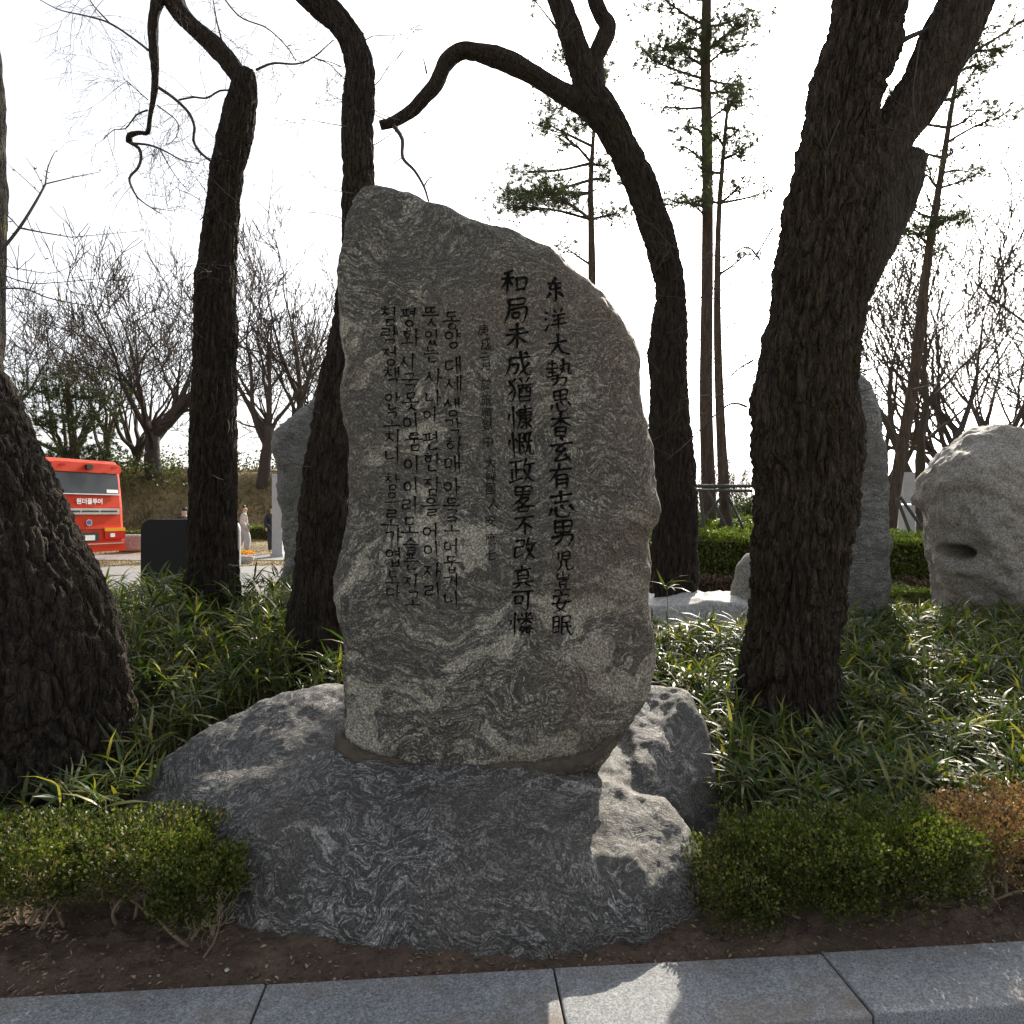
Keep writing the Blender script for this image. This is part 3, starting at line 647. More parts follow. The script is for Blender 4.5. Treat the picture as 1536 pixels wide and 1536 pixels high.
hull_rock('plinth_rock', [[P(1440, 945, 6.9), P(1640, 950, 6.9), P(1700, 1080, 6.8), P(1420, 1080, 6.8), P(1440, 940, 7.9), P(1660, 940, 7.9), P(1660, 1050, 8), P(1420, 1050, 8)]], M['lowrock'], .04, 6, k=45, amp=(.04, .02, .005), label='low brown-grey plinth rock under the big rounded boulder', cat='boulder')
D = 6.9
pillow('standing_stone', [(1200, 600), (1240, 570), (1270, 552), (1292, 565), (1303, 600), (1314, 650), (1322, 700), (1327, 790), (1326, 850), (1323, 900), (1316, 945), (1280, 960), (1225, 950), (1205, 800)], D, .3, .3, M['slab'], n=200, rings=40, k=51, amp=(.04, .02, .005), label='narrow upright grey stone behind the rough trunk', cat='stone')
hull_rock('low_rock', [[P(1270, 928, 6.6), P(1330, 928, 6.6), P(1392, 950, 6.6), P(1400, 1050, 6.5), P(1230, 1050, 6.4), P(1240, 945, 6.4), P(1300, 925, 7.4), P(1380, 940, 7.4), P(1380, 1000, 7.6), P(1230, 930, 7.3), P(1230, 1000, 7.4)]], M['lowrock'], .035, 6, k=55, amp=(.04, .02, .005), label='low pale rock at the foot of the narrow upright stone', cat='boulder')
hull_rock('flat_rock', [[P(960, 905, 6.9), P(1050, 892, 7.4), P(1130, 897, 7.4), P(1150, 905, 6.9), P(1150, 1000, 6.7), P(960, 1000, 6.7), P(960, 890, 8), P(1140, 890, 8), P(1140, 960, 8), P(960, 960, 8)]], M['lowrock'], .035, 7, k=61, amp=(.05, .015, .004), label='flat sunlit pale rock between the memorial stone and the rough trunk', cat='boulder')
pillow('small_upright_rock', [(1098, 915), (1100, 880), (1108, 850), (1122, 832), (1150, 830), (1165, 870), (1165, 915)], 7.35, .12, .15, M['boulder'], n=100, rings=24, k=66, amp=(.02, .01, .003), label='small upright stone on the flat rock, half behind the rough trunk', cat='stone')

# ================================================================== TREES in front
def limb(pw_, Y):   # [(px,py,width[,dY])] -> points and radii
    pts = []; rad = []
    for a in pw_:
        y = Y+(a[3] if len(a) > 3 else 0); pts.append(P(a[0], a[1], y)); rad.append(a[2]/2/F*y)
    return pts, rad
class Twigs(MB):
    def br(s, p, d, r, L, lev, maxlev, nseg=5, curl=.25, up=.04, kids=(2, 3), ang=.7, rmin=.0018, ratio=.62, rr=.55):
        p = Vector(p); d = Vector(d).normalized(); pts = [p.copy()]; rad = [r]; ends = []
        for i in range(nseg):
            d = (d+Vector((random.gauss(0, curl), random.gauss(0, curl), random.gauss(0, curl)+up))).normalized()
            p = p+d*(L/nseg); pts.append(p.copy()); rad.append(max(rmin, r*(1-(i+1)/nseg*.6))); ends.append((p.copy(), d.copy(), rad[-1]))
        k = 6 if r > .05 else (4 if r > .015 else 3)
        s.tube(pts, rad, k, cap=False)
        if lev >= maxlev: return
        n = random.randint(*kids)
        for _ in range(n):
            q, dd, r2 = random.choice(ends[nseg//3:])
            ax = dd.orthogonal().normalized(); ax.rotate(Quaternion(dd, random.uniform(0, 6.283)))
            nd = dd.copy(); nd.rotate(Quaternion(ax, random.uniform(.5, 1.2)*ang))
            s.br(q, nd, max(rmin, r2*rr*random.uniform(.8, 1.3)), L*ratio*random.uniform(.7, 1.2), lev+1, maxlev, nseg, curl, up, kids, ang, rmin, ratio, rr)
        q, dd, r2 = ends[-1]
        s.br(q, dd, max(rmin, r2*.9), L*ratio, lev+1, maxlev, nseg, curl, up, kids, ang, rmin, ratio, rr)

def tree(name, base, label, cat='tree'): return empty(name, base, label, cat, 'old bare trees around the memorial stone')
# T1 big left trunk
t1 = tree('bare_tree', P(85, 1205, 3.75), 'massive dark leaning trunk at the left edge')
p, r = limb([(72, 1260, 300), (72, 1190, 262), (64, 1100, 246), (48, 1000, 240), (18, 900, 236), (-24, 800, 228), (-68, 700, 222), (-114, 590, 214), (-164, 470, 200), (-204, 380, 190), (-270, 240, 170), (-340, 40, 140), (-410, -250, 90), (-460, -500, 40)], 3.75)
sweep_bark('trunk', p, r, M['bark'], t1, 280, .010, .046, .040, .03, 1, .26)
p, r = limb([(-84, 640, 130), (-76, 500, 134), (-74, 400, 134), (-71, 250, 132), (-72, 110, 128), (-86, 0, 124), (-104, -120, 118), (-115, -300, 100), (-135, -600, 70), (-150, -880, 28)], 3.9)
sweep_bark('limb', p, r, M['barkmoss'], t1, 96, .03, .042, .012, .012, 2)
# T2
D = 6.0
t2 = tree('bare_tree', P(318, 1030, D), 'dark straight trunk in bamboo left of the stone, with a sharply bent crown')
p, r = limb([(317, 1050, 106), (317, 960, 86), (318, 890, 76), (319, 800, 69), (320, 650, 62), (323, 520, 61), (323, 430, 57), (330, 350, 52), (343, 250, 48), (356, 190, 46), (366, 130, 37), (369, 106, 26)], D)
sweep_bark('trunk', p, r, M['bark'], t2, 130, .018, .05, .030, .02, 3)
p, r = limb([(366, 130, 30), (345, 95, 33), (318, 66, 32), (290, 40, 30), (268, 15, 28), (252, -20, 28), (235, -60, 26), (205, -130, 22), (190, -230, 15), (196, -330, 7)], D)
sweep_bark('limb', p, r, M['bark'], t2, 60, .03, .05, .012, .015, 4)
p, r = limb([(250, -12, 16), (236, 4, 17), (229, 40, 16), (230, 75, 15), (232, 105, 14), (231, 140, 12), (226, 170, 11), (222, 198, 10), (208, 199, 8), (195, 203, 8), (194, 213, 7)], D-.05)
sweep_bark('limb', p, r, M['bark'], t2, 24, .02, .04, .006, .02, 5)
tw = Twigs()
def poly(pts, Y, w0, w1, k=5):
    q, rr = catmull([P(a, b, Y+random.uniform(-.05, .05)) for a, b in pts], [lerp(w0, w1, i/(len(pts)-1))/2/F*Y for i in range(len(pts))], .04)
    tw.tube([Vector(x) for x in q], rr, k); return q
L1 = [poly([(194, 213), (208, 222), (212, 236), (207, 252), (194, 268), (202, 290), (214, 303), (240, 320)], D, 6, 1.6),
      poly([(196, 215), (225, 218), (250, 228), (272, 240), (300, 246)], D, 4, 1.2), poly([(236, 130), (262, 148), (284, 170), (292, 192), (290, 210), (300, 228), (318, 243)], D, 5, 4),
      poly([(268, 150), (290, 146), (310, 147), (330, 136), (345, 136)], D, 3, 3), poly([(222, 165), (205, 172), (188, 193), (172, 194), (155, 208)], D, 3, 1),
      poly([(222, 75), (200, 58), (165, 35), (130, 24), (90, 15), (60, 0)], D, 4, 1.2), poly([(165, 35), (140, 8), (130, -10)], D, 2.5, 1.5),
      poly([(384, 105), (410, 95), (445, 96), (470, 86), (500, 60)], D, 4, 1.5), poly([(470, 86), (495, 97), (512, 115)], D, 2, 1),
      poly([(333, 62), (325, 30), (318, -10)], D, 3, 1.5), poly([(330, -10), (360, 25), (400, 42), (430, 70), (444, 92)], D, 2.5, 1.5),
      poly([(236, 158), (266, 183), (264, 206), (250, 218)], D, 2.2, 1), poly([(222, 150), (205, 135), (190, 122)], D, 2, .8), poly([(240, 225), (262, 262), (284, 288)], D, 2, .8)]
for q in L1:
    for _ in range(8):
        a = q[random.randrange(len(q)//4, len(q))]
        tw.br(a, (random.gauss(0, 1), random.gauss(0, .5), random.gauss(-.25, .8)), .0030, random.uniform(.2, .4), 0, 2, 4, .22, -.05, (2, 3), .7, .0013)
for (x, y) in [(292, 420), (352, 300), (300, 330), (345, 430), (350, 400), (300, 300), (330, 520), (296, 640), (350, 660), (300, 760)]:
    tw.br(P(x, y, D-.12), (random.choice((-1, 1))*.9, -.4, random.uniform(-.1, .6)), .005, .35, 0, 2, 4, .15, .05, (2, 3), .6, .0016)
tag(tw.build('twigs', M['twig'], t2), kind='stuff')
# T3
D = 5.1
t3 = tree('bare_tree', P(478, 1060, D), 'dark leaning trunk directly behind the left side of the memorial stone')
p, r = limb([(478, 1080, 118), (478, 980, 100), (480, 900, 90), (490, 800, 82), (497, 700, 76), (508, 600, 62), (523, 500, 50), (533, 400, 45), (537, 300, 43), (536, 200, 42), (540, 120, 43), (532, 70, 42), (508, 32, 39), (474, 2, 35), (440, -30, 32), (400, -70, 30), (345, -135, 24), (305, -230, 16), (290, -330, 7)], D)
sweep_bark('trunk', p, r, M['bark'], t3, 130, .016, .045, .028, .02, 6)
tw = Twigs()
for (x, y, sx) in [(520, 330, -1), (560, 130, 1), (520, 190, -1), (555, 220, 1), (480, 620, -1), (470, 700, -1), (505, 640, 1), (455, 820, -1), (530, 290, -1), (548, 60, 1), (512, 100, -1)]:
    tw.br(P(x, y, D-.15), (sx*.9, -.3, random.uniform(-.4, .4)), .0045, .28, 0, 2, 4, .18, .03, (2, 3), .6, .0014)
tag(tw.build('twigs', M['twig'], t3), kind='stuff')
# T4
D = 7.6
t4 = tree('bare_tree', P(1015, 930, D), 'curved trunk behind the stone with a long limb arching over it')
p, r = limb([(1016, 960, 80), (1015, 900, 68), (1013, 800, 66), (1010, 720, 66), (1004, 620, 58), (1001, 540, 56), (1006, 440, 45), (992, 370, 44), (966, 290, 44), (938, 228, 46), (905, 170, 48), (884, 138, 42), (872, 100, 37), (856, 50, 33), (838, 0, 30), (822, -60, 28), (804, -160, 22), (800, -280, 14), (788, -380, 6)], D)
sweep_bark('trunk', p, r, M['bark'], t4, 110, .022, .06, .032, .02, 7)
p, r = limb([(892, 150, 34), (893, 120, 30), (893, 88, 27), (905, 60, 27), (911, 40, 26), (900, 20, 22), (890, -10, 20), (885, -60, 18), (892, -160, 12), (902, -240, 5)], D+.05)
sweep_bark('limb', p, r, M['bark'], t4, 48, .03, .06, .012, .015, 8)
p, r = limb([(895, 165, 34), (862, 150, 34), (835, 135, 31), (800, 112, 29), (760, 92, 27), (715, 79, 26), (690, 78, 25), (668, 95, 24), (652, 128, 23), (622, 162, 21), (590, 182, 18), (570, 188, 16)], D)
sweep_bark('limb', p, r, M['bark'], t4, 48, .03, .06, .012, .015, 9)
tw = Twigs()
q = poly([(590, 188), (603, 208), (604, 236), (622, 256), (636, 280), (643, 302)], D, 7, 3)
poly([(636, 280), (645, 266), (658, 270)], D, 2.5, 1); poly([(604, 236), (590, 245), (560, 260)], D, 1.5, .8); poly([(640, 110), (637, 95), (634, 85)], D, 3, 1)
for (x, y, sx) in [(1025, 400, 1), (985, 470, -1), (1020, 470, 1), (1000, 330, 1), (990, 560, -1), (1030, 380, -1), (1010, 420, 1), (1000, 500, 1), (600, 180, -1), (1020, 600, 1), (580, 180, -1), (780, 95, 1), (980, 660, 1)]:
    tw.br(P(x, y, D-.2), (sx*.8, -.4, random.uniform(-.1, .5)), .006, .45, 0, 2, 4, .18, .03, (2, 3), .6, .002)
tag(tw.build('twigs', M['twig'], t4), kind='stuff')
# T5
D = 4.5
t5 = tree('bare_tree', P(1180, 1135, D), 'rough thick-barked trunk forking to the right of the memorial stone')
p, r = limb([(1180, 1190, 200), (1180, 1140, 165), (1180, 1060, 146), (1188, 960, 138), (1200, 860, 138), (1207, 750, 136), (1211, 650, 136), (1210, 560, 146), (1220, 480, 132), (1233, 400, 126), (1245, 320, 120), (1256, 240, 108), (1270, 150, 104), (1290, 60, 106), (1312, -30, 108), (1340, -120, 106), (1380, -260, 90), (1412, -420, 60), (1445, -560, 24)], D)
sweep_bark('trunk', p, r, M['bark5'], t5, 260, .011, .046, .050, .06, 12, .17)
p, r = limb([(1228, 510, 80), (1258, 415, 80), (1286, 335, 76), (1308, 265, 70), (1334, 205, 62), (1374, 150, 64), (1408, 90, 65), (1436, 30, 66), (1465, -40, 64), (1500, -140, 52), (1522, -280, 34), (1552, -400, 12)], D+.02)
sweep_bark('limb', p, r, M['bark5'], t5, 110, .018, .042, .018, .03, 13)
p, r = limb([(1262, 440, 76), (1290, 378, 80), (1318, 326, 76), (1344, 282, 66), (1362, 252, 50), (1374, 233, 36)], D-.03)
sweep_bark('limb', p, r, M['barkmoss'], t5, 70, .018, .042, .014, .02, 14)
tw = Twigs()
poly([(1335, 75), (1360, 58), (1395, 42), (1420, 22)], D, 10, 6)
LL = [poly([(1160, 340), (1130, 390), (1105, 420), (1070, 440), (1030, 452)], D, 3, 1), poly([(1140, 390), (1120, 370), (1090, 385), (1050, 380), (1020, 372)], D, 3, 1.2),
      poly([(1150, 420), (1120, 435), (1090, 425), (1060, 440)], D, 2.5, 1), poly([(1190, 190), (1150, 225), (1120, 260), (1095, 300)], D, 2, .8),
      poly([(1130, 540), (1100, 560), (1080, 590), (1045, 610)], D, 3, 1), poly([(1120, 610), (1098, 605), (1070, 625), (1030, 665), (1000, 690)], D, 4, 1),
      poly([(1285, 560), (1330, 545), (1400, 520), (1470, 505)], D, 2, .8), poly([(1285, 470), (1330, 455), (1420, 440), (1500, 446)], D, 1.8, .7), poly([(1280, 590), (1330, 580), (1420, 590), (1480, 588)], D, 1.8, .7),
      poly([(1260, 180), (1240, 230), (1238, 270)], D-.25, 2, 1), poly([(1380, 60), (1370, 160), (1395, 240)], D-.25, 2, 1)]
for q in LL:
    for _ in range(3):
        a = q[random.randrange(len(q)//3, len(q))]; tw.br(a, (random.gauss(0, 1), random.gauss(0, .4), random.gauss(.2, .6)), .0018, .22, 0, 1, 4, .15, 0, (1, 2), .6, .0011)
tag(tw.build('twigs', M['twig'], t5), kind='stuff')
# T1's budding shoots
tw = Twigs(); D = 3.7
LL = [poly([(-20, 405), (0, 378), (30, 340), (55, 300), (68, 276)], D, 6, 3), poly([(68, 276), (72, 250), (82, 228)], D, 2.5, 1), poly([(68, 276), (110, 266), (150, 258)], D, 2.2, .8), poly([(30, 342), (60, 348), (108, 356)], D, 3, 1.5), poly([(108, 356), (150, 352), (215, 346)], D, 1.3, .7),
      poly([(-20, 300), (10, 322), (28, 341)], D, 2, 2), poly([(-15, 434), (35, 433), (70, 446), (110, 455), (180, 463)], D, 3.2, 1), poly([(-15, 405), (40, 424), (80, 424), (150, 418), (225, 412)], D, 2, .7), poly([(-15, 395), (40, 405), (75, 410), (105, 400), (120, 382)], D, 1.5, .6), poly([(20, 442), (45, 465), (90, 500), (130, 540)], D, 1.6, .6),
      poly([(60, 290), (30, 262), (10, 245)], D, 1.3, .6), poly([(66, 280), (52, 255), (38, 235)], D, 1.3, .6), poly([(40, 325), (60, 375), (75, 400)], D, 1.2, .6)]
tag(tw.build('twigs', M['twig'], t1), kind='stuff')
bp = []; 
for q in LL:
    for _ in range(9): bp.append(q[random.randrange(len(q))])
bp = np.array(bp); tag(leaf_field('buds', bp, rand_dirs(len(bp), .5), rand_dirs(len(bp)), RNG.uniform(.012, .03, len(bp)), .008, M['box'], t1), kind='stuff')

# ================================================================== BACKGROUND TREES
def bare_meshes(seed, H, r0, lean=.1, forks=6, ml=5, trunk_h=.3, spread=.75, rmin=.010, lf=.31):
    random.seed(seed); tr = MB(); cr = Twigs()
    pts = []; p = Vector((0, 0, -.3)); d = Vector((random.uniform(-lean, lean), random.uniform(-lean, lean), 1)).normalized()
    n = 6; rad = []
    for i in range(n+1):
        pts.append(p.copy()); rad.append(r0*(1.25 if i == 0 else 1-.35*i/n)); p = p+d*(H*trunk_h/n); d = (d+Vector((random.gauss(0, .07), random.gauss(0, .07), .05))).normalized()
    tr.tube(pts, rad, 9)
    for f in range(forks):
        a = 2*math.pi*f/forks+random.uniform(-.4, .4); e = random.uniform(.35, 1.0)*spread
        dd = Vector((math.cos(a)*math.sin(e), math.sin(a)*math.sin(e), math.cos(e)))
        cr.br(pts[-1-(f % 3)], dd, r0*random.uniform(.35, .6), H*random.uniform(lf-.05, lf+.05), 1, ml, 5, .13, .06, (2, 3), .75, rmin, .68, .6)
    a = bpy.data.meshes.new('trunk'); a.from_pydata(tr.v, [], tr.q+tr.p); a.materials.append(M['fartwig'])
    a.polygons.foreach_set('use_smooth', [True]*len(a.polygons))
    b = bpy.data.meshes.new('crown'); b.from_pydata(cr.v, [], cr.q); b.materials.append(M['fartwig'])
    return a, b
protos = [bare_meshes(3, 9, .32, .1, 7, 5, .2, .95, .012, .34), bare_meshes(14, 9, .25, .15, 6, 5, .28, .75, .012, .32), bare_meshes(25, 9, .2, .2, 5, 5, .32, .8, .012, .32), bare_meshes(36, 9, .27, .1, 7, 5, .16, 1.0, .012, .33), bare_meshes(47, 9, .22, .15, 5, 5, .28, .8, .009, .36), bare_meshes(58, 9, .2, .2, 5, 5, .24, .9, .009, .36)]
def bare_tree(px, Y, k, sc, rz, label, group, z=None, wide=1.0):
    x = (px-768)/F*Y; z = float(terrain_z(x, Y)) if z is None else z
    e = empty('bare_tree', (x, Y, z), label, 'tree', group, rz); e.scale = (sc*wide, sc*wide, sc)
    for nm, me in zip(('trunk', 'crown'), protos[k]):
        o = bpy.data.objects.new(nm, me); C.objects.link(o); o.parent = e
    return e
GB = 'bare trees on the bank beyond the bus'
bare_tree(232, 37, 0, 1.45, .4, 'wide many-limbed bare tree on the bank to the right of the bus', GB, wide=1.1)
bare_tree(205, 41, 3, 1.2, 1.9, 'bare tree rising just behind the widest bank tree', GB)
bare_tree(395, 36, 1, 1.4, 2.2, 'upright bare tree on the bank left of the banded slab', GB)
bare_tree(452, 38, 2, 1.45, 3.9, 'thin bare tree above the banded standing slab', GB)
bare_tree(95, 43, 3, 1.15, .9, 'bare tree behind the green pine and the bus roof', GB)
bare_tree(20, 38, 2, 1.2, 2.9, 'bare tree between the massive left trunk and the pine', GB)
bare_tree(510, 44, 3, 1.15, 4.4, 'far bare tree behind the top of the banded slab', GB)
bare_tree(150, 46, 1, 1.2, 4.1, 'far bare tree above the bus roof end', GB)
bare_tree(425, 45, 0, 1.25, 3.4, 'far spreading bare tree left above the banded slab', GB)
GR = 'bare trees behind the rounded boulder'
bare_tree(1385, 17, 4, 1.05, 1.1, 'dark bare tree with a diagonal limb above the rounded boulder', GR)
bare_tree(1470, 20, 5, 1.25, 2.7, 'bare tree behind the top of the rounded boulder', GR)
bare_tree(1560, 17, 5, 1.1, .3, 'bare tree at the right edge behind the boulder', GR)
bare_tree(1330, 22, 4, 1.0, 5.2, 'slim bare tree just right of the rough trunk', GR)
bare_tree(1420, 26, 4, 1.2, 3.0, 'far bare tree seen above the pale post', GR)
bare_tree(1520, 27, 5, 1.35, 2.0, 'far thin bare tree at the right edge', GR)
GF = 'small far bare trees between the trunks'
bare_tree(1112, 36, 0, .62, .2, 'small far bare tree just left of the rough trunk', GF)
bare_tree(1085, 42, 3, .6, 2.4, 'small far bare tree between the two slim pine stems', GF)
bare_tree(985, 38, 1, .6, 3.3, 'small far bare tree beside the right edge of the memorial stone', GF)
bare_tree(1035, 45, 2, .65, 1.3, 'small far bare tree behind the curved trunk', GF)

# ---- pines
def pine(trunks, Y, clusters, label, leafw=.0075, needle=.15, dens=3.6, tuft=32, parent_branch=None):
    base = trunks[0][0]; x, z0 = (base[0]-768)/F*Y, float(terrain_z((base[0]-768)/F*Y, Y))
    e = empty('pine_tree', (x, Y, z0), label, 'tree', 'pine trees behind the memorial stone')
    spine = []
    for ti, t in enumerate(trunks):
        p, r = limb(t, Y); 
        if ti == 0: p = [Vector((p[0].x, Y, z0-.2))]+p; r = [r[0]*1.15]+r
        c, rr = catmull(p, r, .25); tb = MB(); tb.tube([Vector(a) for a in c], rr, 12); tb.build('trunk' if ti == 0 else 'stem', M['pinebark'], e, True); spine.append(c)
    br = Twigs(); pos = []; 
    for (cx, cy, rx, ry, n) in clusters:
        # branch from the nearest stem to this spray
        tgt = P(cx, cy, Y); best = min((Vector(a) for c in spine for a in c), key=lambda q: (q-tgt).length+max(0, q.z-tgt.z+.2)*1.0)
        dy = random.uniform(-.8, .8)*max(.5, abs(tgt.x-best.x)); tgt = tgt+Vector((0, dy, 0))
        mid = best.lerp(tgt, .5)+Vector((0, 0, random.uniform(-.12, .1)*(tgt-best).length))
        c, rr = catmull([best, mid, tgt], [.03, .022, .01], .15); br.tube([Vector(a) for a in c], rr, 4, False)
        sx = rx/F*Y; sz = ry/F*Y
        for _ in range(int(n*dens)):
            a = RNG.normal(size=3)*np.array([sx, max(.25, sx*.7), sz])*.8; q = np.array(tgt)+a; pos.append(q)
            if random.random() < .35:
                w = Vector(c[random.randrange(len(c)//2, len(c))]); m_ = w.lerp(Vector(q), .5)+Vector((0, 0, -.03)); br.tube([w, m_, Vector(q)], [.009, .007, .005], 3, False)
    pos = np.array(pos); n = len(pos)*tuft; pp = np.repeat(pos, tuft, 0)
    tdir = np.repeat(rand_dirs(len(pos), .5), tuft, 0); d = rand_dirs(n)+tdir*.75
    tag(br.build('branches', M['twig'], e), kind='stuff')
    tag(leaf_field('needles', pp, d, rand_dirs(n), RNG.uniform(.6, 1.1, n)*needle, leafw, M['needle'], e, 'needle'), kind='stuff')
random.seed(5)
pine([[(889, 800, 13), (888, 440, 12), (887, 350, 10), (886, 270, 8), (891, 195, 5), (896, 120, 3)]], 13, [
    (770, 300, 26, 14, 26), (790, 262, 30, 14, 30), (828, 270, 26, 14, 26), (795, 225, 22, 10, 16), (845, 222, 20, 10, 16), (815, 190, 14, 12, 16), (832, 165, 18, 10, 14), (850, 305, 24, 14, 26), (815, 312, 20, 10, 18), (905, 240, 18, 10, 12), (925, 310, 26, 10, 22), (910, 262, 16, 8, 12), (870, 185, 18, 10, 16), (880, 122, 16, 14, 18), (845, 85, 14, 10, 10), (905, 95, 14, 16, 16), (800, 50, 6, 6, 4), (850, 372, 22, 8, 8), (895, 140, 14, 10, 10), (775, 255, 14, 8, 12)],
    'young pine with sparse green sprays behind the sloping top of the memorial stone')
pine([[(1064, 780, 22), (1059, 600, 19), (1061, 400, 17), (1061, 250, 16), (1058, 100, 15), (1060, 0, 14), (1062, -120, 12)]], 13.5, [
    (985, 12, 34, 14, 34), (1000, 48, 30, 14, 34), (1025, 85, 30, 16, 30), (985, 95, 24, 12, 22), (1100, 20, 34, 14, 34), (1112, 50, 26, 12, 26), (1095, 82, 26, 12, 22), (1090, 130, 26, 14, 22), (1012, 125, 30, 12, 22), (1040, 30, 20, 20, 24), (1060, 60, 26, 22, 26), (1100, 160, 28, 10, 18), (1000, 150, 24, 8, 12), (1030, 200, 20, 10, 14), (1020, 230, 22, 10, 14), (1010, 300, 14, 10, 14), (980, -20, 40, 14, 20), (1110, -20, 40, 14, 20), (1035, 312, 14, 8, 8), (1120, 100, 12, 16, 10)],
    'tall straight red pine rising out of the top of the picture')
pine([[(1089, 790, 18), (1081, 640, 14), (1076, 480, 11), (1078, 330, 8), (1086, 220, 6), (1092, 150, 4)]], 12.6, [
    (1100, 235, 22, 10, 14), (1075, 200, 20, 10, 14), (1110, 190, 18, 10, 12), (1105, 285, 24, 10, 16), (1145, 292, 10, 5, 6), (1060, 245, 18, 10, 12), (1050, 290, 18, 8, 10), (1090, 165, 16, 12, 14), (1110, 390, 16, 6, 8), (1120, 215, 14, 8, 8)],
    'slim darker pine stem close beside the tall red pine')
pine([[(1336, 790, 18), (1350, 690, 17), (1371, 570, 16), (1384, 450, 14), (1397, 350, 11), (1412, 260, 9), (1426, 170, 7), (1440, 90, 4)]], 13, [
    (1455, 175, 26, 8, 16), (1485, 190, 24, 8, 14), (1440, 140, 20, 12, 16), (1370, 345, 30, 12, 24), (1420, 330, 34, 10, 22), (1455, 320, 18, 8, 8), (1460, 262, 24, 8, 12), (1440, 220, 22, 8, 12), (1480, 235, 18, 6, 8), (1385, 265, 14, 8, 8), (1470, 100, 18, 14, 18), (1505, 68, 30, 12, 20), (1530, 45, 26, 14, 20), (1465, 60, 14, 20, 16), (1500, 20, 40, 12, 20), (1380, 215, 8, 6, 4), (1420, 370, 26, 6, 8), (1365, 310, 18, 8, 10), (1345, 130, 10, 10, 8), (1340, 170, 12, 8, 6)],
    'slender leaning pine to the right of the rough forked trunk')
pine([[(118, 740, 14), (112, 680, 12), (105, 620, 10), (100, 570, 7)]], 34, [
    (100, 560, 34, 10, 90), (85, 590, 34, 12, 100), (125, 595, 36, 12, 110), (100, 625, 40, 12, 110), (140, 640, 34, 12, 90), (75, 640, 26, 12, 70), (125, 672, 36, 12, 90), (90, 680, 28, 10, 60), (150, 690, 20, 10, 40)],
    'bushy green pine behind the orange bus roof', leafw=.04, needle=.32, tuft=16, dens=1.0)
random.seed(9)
for (px, Y, h, lb) in [(1090, 30, 2.0, 'low dark far pine between the slim pine and the rough trunk'), (1120, 33, 2.2, 'low dark far pine touching the rough trunk'), (1040, 34, 2.0, 'low dark far pine behind the curved trunk'), (990, 32, 2.0, 'low dark far pine beside the memorial stone')]:
    yb = 768+F*(CH-float(terrain_z((px-768)/F*Y, Y)))/Y; yt = yb-h*F/Y*1.0
    pine([[(px, yb-8, 5), (px+2, (yb+yt)/2, 4), (px, yt, 2)]], Y, [(px+random.uniform(-14, 14), lerp(yb, yt, random.uniform(.25, 1)), 16, 7, 36) for _ in range(8)], lb, leafw=.04, needle=.3, tuft=14, dens=1.2)

# ---- support props of the young pines
def pole(a, b, r, label, group='timber props around the pines'):
    o = MB().tube([a, b], [r, r*.9], 8).build('support_pole', M['bamboopole']); tag(o, label, 'pole', group); recentre(o, a)
for (x0, y0, x1, y1, Y, w, lb) in [(1050, 735, 1056, 800, 12.2, 5, 'upright prop beside the tall red pine'), (1062, 738, 1098, 806, 12.0, 5, 'long slanting prop in front of the two pine stems'), (1082, 745, 1062, 772, 12.4, 4, 'short prop slanting left between the pine stems'), (1090, 742, 1098, 788, 12.4, 4, 'steep prop on the slim pine'), (1092, 744, 1112, 786, 12.4, 4, 'right slanting prop on the slim pine'), (1346, 748, 1364, 796, 12.4, 5, 'steep prop on the leaning pine'), (1350, 745, 1382, 790, 12.4, 5, 'slanting prop reaching towards the rounded boulder')]:
    a = P(x0, y0, Y); b = P(x1, y1, Y); d = (b-a); b = a+d*((a.z-0.0)/max(.05, -d.z)) if d.z < 0 else b
    pole(a, b, w/2/F*Y, lb)
pole(P(955, 729, 12.3), P(1130, 729, 12.1), .035, 'upper horizontal bar tied across the pine stems')
pole(P(960, 735, 12.3), P(1128, 736, 12.1), .03, 'lower horizontal bar tied across the pine stems')

